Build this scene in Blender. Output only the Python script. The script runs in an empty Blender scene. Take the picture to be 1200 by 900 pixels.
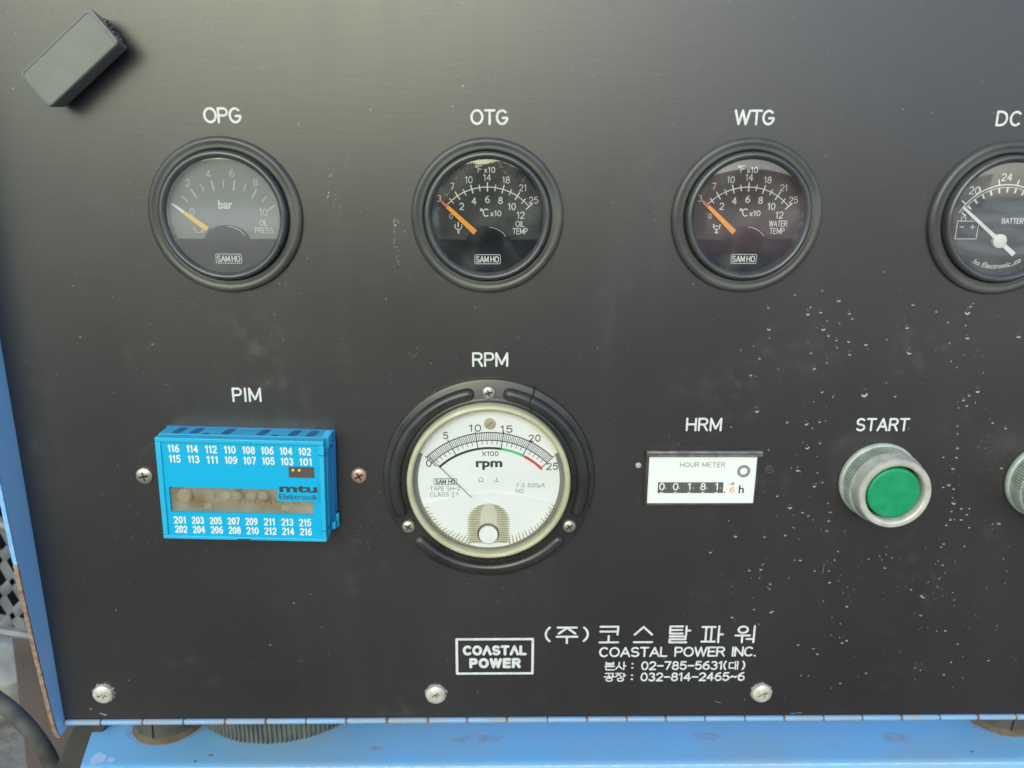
import bpy, bmesh, math, random
from math import sin, cos, pi, radians, atan2, hypot
from mathutils import Vector, Matrix, noise
random.seed(7)
S = bpy.context.scene
COL = S.collection
MM = 0.001
# ------------------------------------------------------------------ camera
cam_d = bpy.data.cameras.new('camera'); cam = bpy.data.objects.new('camera', cam_d); COL.objects.link(cam)
S.camera = cam
cam_d.sensor_width = 36; cam_d.sensor_fit = 'HORIZONTAL'; cam_d.lens = 27.6
cam_d.clip_start = 0.01; cam_d.clip_end = 2000
th, ph, ro = radians(15.2024), radians(0.9615), 0.0054
fw = Vector((sin(ph)*cos(th), cos(ph)*cos(th), -sin(th)))
r_ = fw.cross(Vector((0, 0, 1))).normalized(); u_ = r_.cross(fw)
r2 = cos(ro)*r_ + sin(ro)*u_; u2 = -sin(ro)*r_ + cos(ro)*u_
M = Matrix((r2, u2, -fw)).transposed().to_4x4(); M.translation = Vector((0, -0.310, 0))
cam.matrix_world = M
cam_d.dof.use_dof = True; cam_d.dof.focus_distance = 0.325; cam_d.dof.aperture_fstop = 11
# ------------------------------------------------------------------ light
W = bpy.data.worlds.new('World'); S.world = W; W.use_nodes = True
wn = W.node_tree; bg = wn.nodes['Background']
sky = wn.nodes.new('ShaderNodeTexSky'); sky.sky_type = 'NISHITA'; sky.sun_disc = False
SUN_EL, SUN_AZ = radians(25), radians(193)        # azimuth from +Y clockwise: in front of the panel, a little to the left
sky.sun_elevation = SUN_EL; sky.sun_rotation = SUN_AZ
sky.air_density = 1.0; sky.dust_density = 1.6; sky.ozone_density = 2.6
wn.links.new(sky.outputs[0], bg.inputs[0]); bg.inputs[1].default_value = 0.12
sl = bpy.data.lights.new('sun', 'SUN'); so = bpy.data.objects.new('sun', sl); COL.objects.link(so)
sl.energy = 0.5; sl.angle = radians(50); sl.color = (1, 0.98, 0.95)
sd = Vector((sin(SUN_AZ)*cos(SUN_EL), cos(SUN_AZ)*cos(SUN_EL), sin(SUN_EL)))
so.rotation_euler = sd.to_track_quat('Z', 'Y').to_euler(); so.location = sd*3
S.view_settings.view_transform = 'Standard'; S.view_settings.look = 'None'
S.view_settings.exposure = 1.4; S.view_settings.gamma = 1
S.cycles.max_bounces = 8; S.cycles.transparent_max_bounces = 16
S.cycles.caustics_reflective = False; S.cycles.caustics_refractive = False

# ------------------------------------------------------------------ materials
def mat(name, col, rough=0.5, metal=0.0, spec=0.5, nscale=0, namt=0.0, col2=None, bump=0.0, bscale=400, bdist=0.0002, trans=0, sss=0, detail=5, lo=0.35, hi=0.7, rvar=0.0, coat=0):
    m = bpy.data.materials.new(name); m.use_nodes = True; nt = m.node_tree; N = nt.nodes; L = nt.links
    b = N['Principled BSDF']
    b.inputs['Base Color'].default_value = (*col, 1); b.inputs['Roughness'].default_value = rough
    b.inputs['Metallic'].default_value = metal; b.inputs['Specular IOR Level'].default_value = spec
    b.inputs['Transmission Weight'].default_value = trans; b.inputs['Coat Weight'].default_value = coat
    if nscale or bump or rvar:
        tc = N.new('ShaderNodeTexCoord')
    if nscale:
        n = N.new('ShaderNodeTexNoise'); n.inputs['Scale'].default_value = nscale; n.inputs['Detail'].default_value = detail
        L.new(tc.outputs['Object'], n.inputs['Vector'])
        cr = N.new('ShaderNodeMapRange'); cr.inputs[1].default_value = lo; cr.inputs[2].default_value = hi
        L.new(n.outputs[0], cr.inputs[0])
        mx = N.new('ShaderNodeMix'); mx.data_type = 'RGBA'
        c2 = col2 or tuple(c*(1-namt) for c in col)
        mx.inputs[6].default_value = (*col, 1); mx.inputs[7].default_value = (*c2, 1)
        L.new(cr.outputs[0], mx.inputs[0]); L.new(mx.outputs[2], b.inputs['Base Color'])
        if rvar:
            rr = N.new('ShaderNodeMapRange'); rr.inputs[3].default_value = rough; rr.inputs[4].default_value = rough+rvar
            L.new(cr.outputs[0], rr.inputs[0]); L.new(rr.outputs[0], b.inputs['Roughness'])
    if bump:
        n2 = N.new('ShaderNodeTexNoise'); n2.inputs['Scale'].default_value = bscale; n2.inputs['Detail'].default_value = 4
        L.new(tc.outputs['Object'], n2.inputs['Vector'])
        bp = N.new('ShaderNodeBump'); bp.inputs['Strength'].default_value = bump; bp.inputs['Distance'].default_value = bdist
        L.new(n2.outputs[0], bp.inputs['Height']); L.new(bp.outputs[0], b.inputs['Normal'])
    return m

def panel_material():
    m = bpy.data.materials.new('black_engraving_plate'); m.use_nodes = True; nt = m.node_tree; N = nt.nodes; L = nt.links
    b = N['Principled BSDF']; tc = N.new('ShaderNodeTexCoord')
    def noise_(scale, detail=5, sc=(1, 1, 1), rough=0.55):
        mp = N.new('ShaderNodeMapping'); mp.inputs['Scale'].default_value = sc; L.new(tc.outputs['Object'], mp.inputs[0])
        n = N.new('ShaderNodeTexNoise'); n.inputs['Scale'].default_value = scale; n.inputs['Detail'].default_value = detail; n.inputs['Roughness'].default_value = rough
        L.new(mp.outputs[0], n.inputs['Vector']); return n.outputs[0]
    def rng(x, a, b_, c=0, d=1):
        r = N.new('ShaderNodeMapRange'); r.inputs[1].default_value = a; r.inputs[2].default_value = b_; r.inputs[3].default_value = c; r.inputs[4].default_value = d
        L.new(x, r.inputs[0]); return r.outputs[0]
    def math_(op, a, c):
        q = N.new('ShaderNodeMath'); q.operation = op
        for i, v in ((0, a), (1, c)):
            if isinstance(v, (int, float)): q.inputs[i].default_value = v
            else: L.new(v, q.inputs[i])
        return q.outputs[0]
    def mix(f, a, c):
        x = N.new('ShaderNodeMix'); x.data_type = 'RGBA'
        L.new(f, x.inputs[0])
        for i, v in ((6, a), (7, c)):
            if isinstance(v, tuple): x.inputs[i].default_value = (*v, 1)
            else: L.new(v, x.inputs[i])
        return x.outputs[2]
    cloud = noise_(9, 6); fine = noise_(140, 5); streak = noise_(14, 6, (6, 1, 0.55))
    grain = noise_(900, 2)
    c = mix(rng(cloud, 0.35, 0.7), (0.0145, 0.0115, 0.0122), (0.023, 0.0188, 0.0196))
    c = mix(math_('MULTIPLY', rng(streak, 0.58, 0.8), 0.07), c, (0.075, 0.072, 0.066))          # dried run marks
    dustm = math_('MULTIPLY', rng(noise_(22, 6), 0.52, 0.75), rng(fine, 0.5, 0.75))
    c = mix(math_('MULTIPLY', dustm, 0.22), c, (0.14, 0.135, 0.125))                              # dust patches
    # specks of dust
    for sc, thr, amt in ((260, 0.13, 0.75), (620, 0.17, 0.5), (110, 0.06, 0.8)):
        v = N.new('ShaderNodeTexVoronoi'); v.inputs['Scale'].default_value = sc; L.new(tc.outputs['Object'], v.inputs['Vector'])
        near = rng(v.outputs['Distance'], thr, thr*0.55)
        sep = N.new('ShaderNodeSeparateColor'); L.new(v.outputs['Color'], sep.inputs[0])
        pick = rng(sep.outputs[0], 0.92, 0.96)
        zone = rng(noise_(16, 4), 0.42, 0.62, 0.1, 1)
        c = mix(math_('MULTIPLY', math_('MULTIPLY', math_('MULTIPLY', near, pick), zone), amt), c, (0.30, 0.29, 0.27))
    # hairline scratches, two directions
    for rot, sc in ((0.5, 34), (-0.25, 26), (1.35, 30)):
        mp = N.new('ShaderNodeMapping'); mp.inputs['Rotation'].default_value = (0, rot, 0); mp.inputs['Scale'].default_value = (1, 1, 14); L.new(tc.outputs['Object'], mp.inputs[0])
        v = N.new('ShaderNodeTexVoronoi'); v.feature = 'DISTANCE_TO_EDGE'; v.inputs['Scale'].default_value = sc; L.new(mp.outputs[0], v.inputs['Vector'])
        line = rng(v.outputs['Distance'], 0.012, 0.004)
        zone = rng(noise_(30, 3), 0.6, 0.68)
        c = mix(math_('MULTIPLY', math_('MULTIPLY', line, zone), 0.06), c, (0.3, 0.29, 0.27))
    L.new(c, b.inputs['Base Color'])
    rg = rng(cloud, 0.3, 0.75, 0.345, 0.40)
    rg2 = math_('ADD', rg, math_('MULTIPLY', dustm, 0.2)); rg3 = math_('ADD', rg2, rng(streak, 0.5, 0.8, 0, 0.03))
    L.new(rg3, b.inputs['Roughness']); b.inputs['Specular IOR Level'].default_value = 1.0
    bp = N.new('ShaderNodeBump'); bp.inputs['Strength'].default_value = 0.25; bp.inputs['Distance'].default_value = 0.00006
    brushed = noise_(420, 3, (0.12, 1, 1)); L.new(math_('ADD', grain, math_('MULTIPLY', brushed, 1.2)), bp.inputs['Height']); L.new(bp.outputs[0], b.inputs['Normal'])
    return m

def glass_material(name, tint=(1, 1, 1), rough=0.035, k=1.9, dirt=0.05, dlo=0.45):  # dirt also sets the pale film standing for the pressure gauge's reflection
    m = bpy.data.materials.new(name); m.use_nodes = True; nt = m.node_tree; N = nt.nodes; L = nt.links
    N.remove(N['Principled BSDF']); out = N['Material Output']
    t = N.new('ShaderNodeBsdfTransparent'); t.inputs[0].default_value = (*tint, 1)
    g = N.new('ShaderNodeBsdfGlossy'); g.inputs['Roughness'].default_value = rough
    # Schlick reflectance that is the same from both sides of the thin pane
    geo = N.new('ShaderNodeNewGeometry'); dt = N.new('ShaderNodeVectorMath'); dt.operation = 'DOT_PRODUCT'
    L.new(geo.outputs['Normal'], dt.inputs[0]); L.new(geo.outputs['Incoming'], dt.inputs[1])
    def mth(op, a, c=None):
        q = N.new('ShaderNodeMath'); q.operation = op
        for i, v in ((0, a), (1, c)):
            if v is None: continue
            if isinstance(v, (int, float)): q.inputs[i].default_value = v
            else: L.new(v, q.inputs[i])
        return q.outputs[0]
    f0 = ((k-1)/(k+1))**2
    fr = mth('ADD', mth('MULTIPLY', mth('POWER', mth('SUBTRACT', 1.0, mth('ABSOLUTE', dt.outputs['Value'])), 5.0), 1-f0), f0)
    mx = N.new('ShaderNodeMixShader'); L.new(fr, mx.inputs[0]); L.new(t.outputs[0], mx.inputs[1]); L.new(g.outputs[0], mx.inputs[2])
    d = N.new('ShaderNodeBsdfDiffuse'); d.inputs[0].default_value = (0.6, 0.58, 0.54, 1)
    tc = N.new('ShaderNodeTexCoord'); n = N.new('ShaderNodeTexNoise'); n.inputs['Scale'].default_value = 90; n.inputs['Detail'].default_value = 3
    L.new(tc.outputs['Object'], n.inputs['Vector'])
    r = N.new('ShaderNodeMapRange'); r.inputs[1].default_value = dlo; r.inputs[2].default_value = 0.85; r.inputs[4].default_value = dirt
    L.new(n.outputs[0], r.inputs[0])
    m2 = N.new('ShaderNodeMixShader'); L.new(r.outputs[0], m2.inputs[0]); L.new(mx.outputs[0], m2.inputs[1]); L.new(d.outputs[0], m2.inputs[2])
    L.new(m2.outputs[0], out.inputs[0]); return m

def steel_rusty(name, col, rust, amount_lo, amount_hi, scale, rough=0.35, col_b=None):
    m = mat(name, col, rough, nscale=scale, col2=rust, lo=amount_lo, hi=amount_hi, rvar=0.4, bump=0.15, bscale=300, detail=9)
    return m

MT = dict(
    panel=panel_material(),
    paint=mat('engraving_white', (0.70, 0.70, 0.68), 0.6, nscale=350, namt=0.22, bump=0.2, bscale=900),
    bezel=mat('black_rubbery_plastic', (0.05, 0.049, 0.048), 0.29, nscale=60, col2=(0.085, 0.082, 0.078), bump=0.25, bscale=1500, bdist=0.0001, rvar=0.12),
    bezel_gloss=mat('glossy_black_bakelite', (0.022, 0.0215, 0.021), 0.25, nscale=60, col2=(0.04, 0.039, 0.037), bump=0.12, bscale=900, bdist=0.0001, rvar=0.12),
    bezel_in=mat('black_bezel_enamel', (0.042, 0.042, 0.041), 0.27, nscale=80, col2=(0.075, 0.074, 0.072), rvar=0.12, spec=0.9),
    dial=mat('matt_black_dial', (0.026, 0.026, 0.026), 0.6, nscale=30, namt=0.25),
    dial_glare=mat('glare_grey_dial', (0.19, 0.19, 0.17), 0.6, nscale=30, namt=0.12),  # grey lifted to paint the bright reflection over the pressure dial
    dial_low=mat('gloss_black_cover', (0.004, 0.0035, 0.006), 0.35, spec=0.25),
    print=mat('dial_print_white', (0.72, 0.72, 0.68), 0.6),
    print_dim=mat('dial_print_grey', (0.66, 0.66, 0.60), 0.6),
    orange=mat('pointer_orange', (0.92, 0.36, 0.015), 0.45), yellow=mat('pointer_yellow', (0.85, 0.52, 0.04), 0.45),
    tip=mat('pointer_tip', (0.65, 0.12, 0.08), 0.5), white_needle=mat('pointer_white', (0.82, 0.8, 0.74), 0.45),
    glass=glass_material('gauge_glass', dirt=0.07), glass_glare=glass_material('glare_gauge_glass', rough=.05, dirt=0.08, dlo=-1.2), glass_pink=glass_material('dusty_gauge_glass', dirt=0.08, dlo=.2), glass_clean=glass_material('meter_cover_glass', dirt=0.03),  # the pressure gauge's pale film stands in for its glass reflection
    rim=mat('yellowed_acrylic_rim', (0.42, 0.38, 0.235), 0.22, nscale=60, col2=(0.56, 0.52, 0.36)), rib=mat('khaki_rib', (0.36, 0.325, 0.19), 0.3), arch=mat('khaki_plate', (0.60, 0.585, 0.46), 0.4),
    cream=mat('cream_dial', (0.80, 0.80, 0.70), 0.55), white=mat('white_dial', (0.84, 0.84, 0.82), 0.5, nscale=60, namt=0.05),
    ink=mat('black_ink', (0.03, 0.03, 0.032), 0.6), ink_soft=mat('faded_grey_ink', (0.22, 0.22, 0.22), 0.6),
    green_ink=mat('green_ink', (0.05, 0.55, 0.2), 0.6), red_ink=mat('red_ink', (0.6, 0.03, 0.02), 0.6),
    screw=mat('galvanised_screw', (0.62, 0.59, 0.52), 0.33, metal=0.85, nscale=260, col2=(0.30, 0.26, 0.19), bump=0.5, bscale=700, rvar=0.3),
    screw_rust=mat('rusted_screw', (0.60, 0.50, 0.42), 0.4, metal=0.7, nscale=260, col2=(0.36, 0.14, 0.07), bump=0.5, bscale=700, rvar=0.3),
    screw_dull=mat('white_corroded_screw', (0.70, 0.67, 0.60), 0.5, metal=0.35, nscale=330, col2=(0.40, 0.36, 0.27), bump=0.6, bscale=700, rvar=0.2),
    hole=mat('dark_recess', (0.02, 0.018, 0.015), 0.7),
    cyan=mat('cyan_plastic', (0.015, 0.39, 0.64), 0.38, nscale=50, col2=(0.03, 0.43, 0.68)),
    cyan_face=mat('cyan_label', (0.0, 0.38, 0.66), 0.4),
    blue_deep=mat('blue_plastic_recess', (0.004, 0.12, 0.30), 0.5),
    blue_rear=mat('blue_rear_plastic', (0.012, 0.16, 0.38), 0.45),
    pcb=mat('dusty_brown_board', (0.15, 0.125, 0.08), 0.6, nscale=200, col2=(0.26, 0.21, 0.12)),
    comp=mat('dusty_component', (0.27, 0.25, 0.20), 0.5, nscale=300, col2=(0.34, 0.31, 0.25)),
    gold=mat('brass_pin', (0.75, 0.55, 0.2), 0.3, metal=0.8),
    led_win=mat('brown_led_window', (0.10, 0.075, 0.065), 0.35), led=mat('yellow_led', (0.85, 0.6, 0.15), 0.3),
    dark_logo=mat('dark_grey_print', (0.035, 0.045, 0.055), 0.5),
    housing=mat('dark_meter_housing', (0.035, 0.033, 0.032), 0.4, nscale=120, col2=(0.09, 0.085, 0.08)),
    lip=mat('grey_metal_lip', (0.30, 0.29, 0.28), 0.38, metal=0.5, nscale=200, col2=(0.14, 0.13, 0.13)),
    drum=mat('counter_drum', (0.10, 0.095, 0.085), 0.5),
    orange_dig=mat('orange_digit', (0.75, 0.33, 0.12), 0.6), drum_w=mat('white_drum', (0.78, 0.76, 0.72), 0.5),
    zinc=mat('pale_button_metal', (0.54, 0.58, 0.50), 0.42, metal=0.15, nscale=130, col2=(0.34, 0.37, 0.31), bump=0.15, bscale=900, rvar=0.15),
    zinc_ring=mat('pale_button_ring', (0.62, 0.60, 0.53), 0.36, metal=0.25, nscale=200, col2=(0.44, 0.42, 0.36), rvar=0.15),
    green=mat('green_button', (0.004, 0.25, 0.10), 0.36, nscale=200, col2=(0.012, 0.29, 0.13), rvar=.15),
    red=mat('red_button', (0.45, 0.02, 0.015), 0.36),
    cap=mat('grey_cap_plastic', (0.155, 0.152, 0.14), 0.5, nscale=45, col2=(0.20, 0.195, 0.18), bump=0.3, bscale=1200, rvar=0.1),
    blue=steel_rusty('blue_paint', (0.31, 0.61, 0.95), (0.36, 0.62, 0.90), 0.4, 0.7, 25, 0.32),
    blue_shelf=steel_rusty('blue_paint_shelf', (0.21, 0.48, 0.76), (0.30, 0.40, 0.47), 0.45, 0.78, 14, 0.32),
    blue_knuckle=steel_rusty('blue_hinge_paint', (0.22, 0.38, 0.60), (0.30, 0.33, 0.36), 0.45, 0.68, 70, 0.4),
    rust=mat('rust', (0.24, 0.115, 0.065), 0.8, nscale=350, col2=(0.36, 0.27, 0.20), bump=0.6, bscale=900),
    chip=mat('pale_blue_chipped_edge', (0.25, 0.5, 0.8), 0.5, nscale=200, col2=(0.16, 0.40, 0.78)),
    rubber=mat('grimy_pipe', (0.10, 0.085, 0.07), 0.6, nscale=70, col2=(0.055, 0.05, 0.045), bump=0.4, bscale=300),
    stain=mat('rust_stain', (0.29, 0.33, 0.38), 0.5, nscale=200, col2=(0.24, 0.43, 0.70), lo=.36, hi=.56), gasket=mat('rusty_gasket', (0.17, 0.125, 0.085), 0.8, nscale=160, col2=(0.10, 0.07, 0.045), bump=0.5, bscale=400),
    hose=mat('grey_ribbed_hose', (0.09, 0.10, 0.10), 0.45, nscale=120, col2=(0.17, 0.175, 0.16)),
    cable=mat('black_cable', (0.03, 0.028, 0.026), 0.8, nscale=60, col2=(0.11, 0.10, 0.09)),
    grille=mat('galvanised_mesh', (0.20, 0.205, 0.225), 0.5, metal=0.2, nscale=60, col2=(0.12, 0.12, 0.13)),
    post=mat('brown_primer_steel', (0.11, 0.085, 0.085), 0.6, nscale=20, col2=(0.075, 0.05, 0.045)),
    blackbar=mat('black_steel', (0.03, 0.028, 0.028), 0.5, nscale=40, col2=(0.06, 0.055, 0.05)),
    dirt=mat('sandy_ground', (0.27, 0.23, 0.195), 0.9, nscale=6, col2=(0.15, 0.125, 0.105), bump=0.8, bscale=40, bdist=0.01, detail=10),
    stone=mat('pale_stone', (0.42, 0.39, 0.33), 0.8, nscale=30, col2=(0.3, 0.27, 0.22), bump=0.7, bscale=60, bdist=0.004),
    edge_white=mat('pale_chip_and_highlight', (0.55, 0.68, 0.80), 0.5, nscale=200, col2=(0.35, 0.52, 0.78)),  # paint chips, and the highlight painted along the base edge
    lime=mat('lime_and_glint', (0.40, 0.39, 0.36), 0.7), dust=mat('dust_crumb', (0.20, 0.195, 0.18), 0.8), drop=glass_material('water', rough=0.03, k=1.33, dirt=0.0),  # lime also paints the light glints on the drops
    shade=mat('dark_hole', (0.004, 0.004, 0.004), 0.9),
)
# smooth (never patchy) white for the hour meter face
MT['face'] = mat('white_meter_face', (0.78, 0.775, 0.76), 0.4)

# ------------------------------------------------------------------ mesh helper.  coordinates in mm: x right, h out of the panel, z up
class MB:
    def __init__(s): s.v = []; s.f = []; s.m = []; s.cur = 0
    def add(s, vs, fs):
        o = len(s.v); s.v += [tuple(v) for v in vs]; s.f += [tuple(i+o for i in f) for f in fs]; s.m += [s.cur]*len(fs)
    def box(s, x0, x1, h0, h1, z0, z1, rot=0, c=None):
        vs = [(x, h, z) for x in (x0, x1) for h in (h0, h1) for z in (z0, z1)]
        if rot:
            cx, cz = c or ((x0+x1)/2, (z0+z1)/2)
            vs = [(cx+(x-cx)*cos(rot)-(z-cz)*sin(rot), h, cz+(x-cx)*sin(rot)+(z-cz)*cos(rot)) for x, h, z in vs]
        s.add(vs, [(0, 1, 3, 2), (4, 6, 7, 5), (0, 4, 5, 1), (2, 3, 7, 6), (0, 2, 6, 4), (1, 5, 7, 3)])
    def prism(s, pts, h0, h1):                       # outline in x,z (counter-clockwise) extruded from h0 to h1
        n = len(pts)
        s.add([(x, h0, z) for x, z in pts]+[(x, h1, z) for x, z in pts],
              [tuple(range(n))[::-1], tuple(range(n, 2*n))]+[(i, (i+1) % n, (i+1) % n+n, i+n) for i in range(n)])
    def lathe(s, prof, n=64, cx=0, cz=0, cap0=False, cap1=False, a0=0, a1=2*pi):
        full = abs(a1-a0-2*pi) < 1e-6; k = n if full else n+1
        vs = [(cx+r*cos(a0+(a1-a0)*i/n), h, cz+r*sin(a0+(a1-a0)*i/n)) for r, h in prof for i in range(k)]
        fs = []
        for j in range(len(prof)-1):
            for i in range(n):
                a = j*k+i; b = j*k+(i+1) % k if full else j*k+i+1
                fs.append((a, b, b+k, a+k))
        if cap0: fs.append(tuple(range(k))[::-1])
        if cap1: fs.append(tuple(range((len(prof)-1)*k, len(prof)*k)))
        s.add(vs, fs)
    def tube(s, pts, r, n=10, flat=1.0, caps=True):   # tube along 3D points (x,h,z); flat squashes it along h
        P = [Vector(p) for p in pts]; vs = []; fs = []; m = len(P)
        rs = r if isinstance(r, (list, tuple)) else [r]*m
        for i, p in enumerate(P):
            t = (P[min(i+1, m-1)]-P[max(i-1, 0)]).normalized()
            up = Vector((0, 1, 0)) if abs(t.y) < 0.9 else Vector((0, 0, 1))
            a = t.cross(up).normalized(); b = a.cross(t).normalized()
            for j in range(n):
                q = 2*pi*j/n; vs.append(p+a*(cos(q)*rs[i])+b*(sin(q)*rs[i]*flat))
        for i in range(m-1):
            for j in range(n): fs.append((i*n+j, i*n+(j+1) % n, (i+1)*n+(j+1) % n, (i+1)*n+j))
        if caps: fs += [tuple(range(n))[::-1], tuple(range((m-1)*n, m*n))]
        s.add(vs, fs)
    def stroke(s, pts, w, h0, t=0.05, lift=None):     # flat line with round ends, one capsule per segment
        for i in range(len(pts)-1):
            (x0, z0), (x1, z1) = pts[i], pts[i+1]; a = atan2(z1-z0, x1-x0); r = w/2
            n = 4 if w < 0.5 else 6
            o = [(x1+r*cos(a-pi/2+pi*k/n), z1+r*sin(a-pi/2+pi*k/n)) for k in range(n+1)]+[(x0+r*cos(a+pi/2+pi*k/n), z0+r*sin(a+pi/2+pi*k/n)) for k in range(n+1)]
            STK[0] = (STK[0]+1) % 12
            s.prism(o, h0, h0+t+STK[0]*0.004)
    def build(s, name, m, parent=None, loc=None, smooth=35, bevel=0, label=None, kind=None):
        me = bpy.data.meshes.new(name)
        me.from_pydata([(x*MM, -h*MM, z*MM) for x, h, z in s.v], [], s.f)
        bm = bmesh.new(); bm.from_mesh(me); bmesh.ops.recalc_face_normals(bm, faces=bm.faces); bm.to_mesh(me); bm.free()
        ms = m if isinstance(m, (list, tuple)) else [m]
        for q in ms: me.materials.append(MT[q] if isinstance(q, str) else q)
        if len(ms) > 1: me.polygons.foreach_set('material_index', s.m)
        if smooth:
            me.polygons.foreach_set('use_smooth', [True]*len(me.polygons)); me.set_sharp_from_angle(angle=radians(smooth))
        me.update()
        o = bpy.data.objects.new(name, me); COL.objects.link(o)
        if parent: o.parent = parent
        if loc: o.location = Vector((loc[0], -loc[1], loc[2]))*MM
        if bevel:
            b = o.modifiers.new('bevel', 'BEVEL'); b.width = bevel*MM; b.segments = 2; b.limit_method = 'ANGLE'; b.angle_limit = radians(40)
            b.harden_normals = False
        if label: o['label'] = label
        if kind: o['kind'] = kind
        return o
STK = [0]
def thing(name, label, cat, loc, group=None, rot=0):
    o = bpy.data.objects.new(name, None); COL.objects.link(o); o.empty_display_size = 0.01
    o.location = Vector((loc[0], -loc[1], loc[2]))*MM; o.rotation_euler = (0, -rot, 0)
    o['label'] = label; o['category'] = cat
    if group: o['group'] = group
    return o
def tag(o, label, cat, group=None):
    o['label'] = label; o['category'] = cat
    if group: o['group'] = group
    return o
def rrect(w, h, r, n=5, cx=0, cz=0):
    pts = []
    for qx, qz, a in ((1, 1, 0), (-1, 1, pi/2), (-1, -1, pi), (1, -1, 1.5*pi)):
        for k in range(n+1):
            t = a+pi/2*k/n; pts.append((cx+qx*(w/2-r)+r*cos(t), cz+qz*(h/2-r)+r*sin(t)))
    return pts

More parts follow.
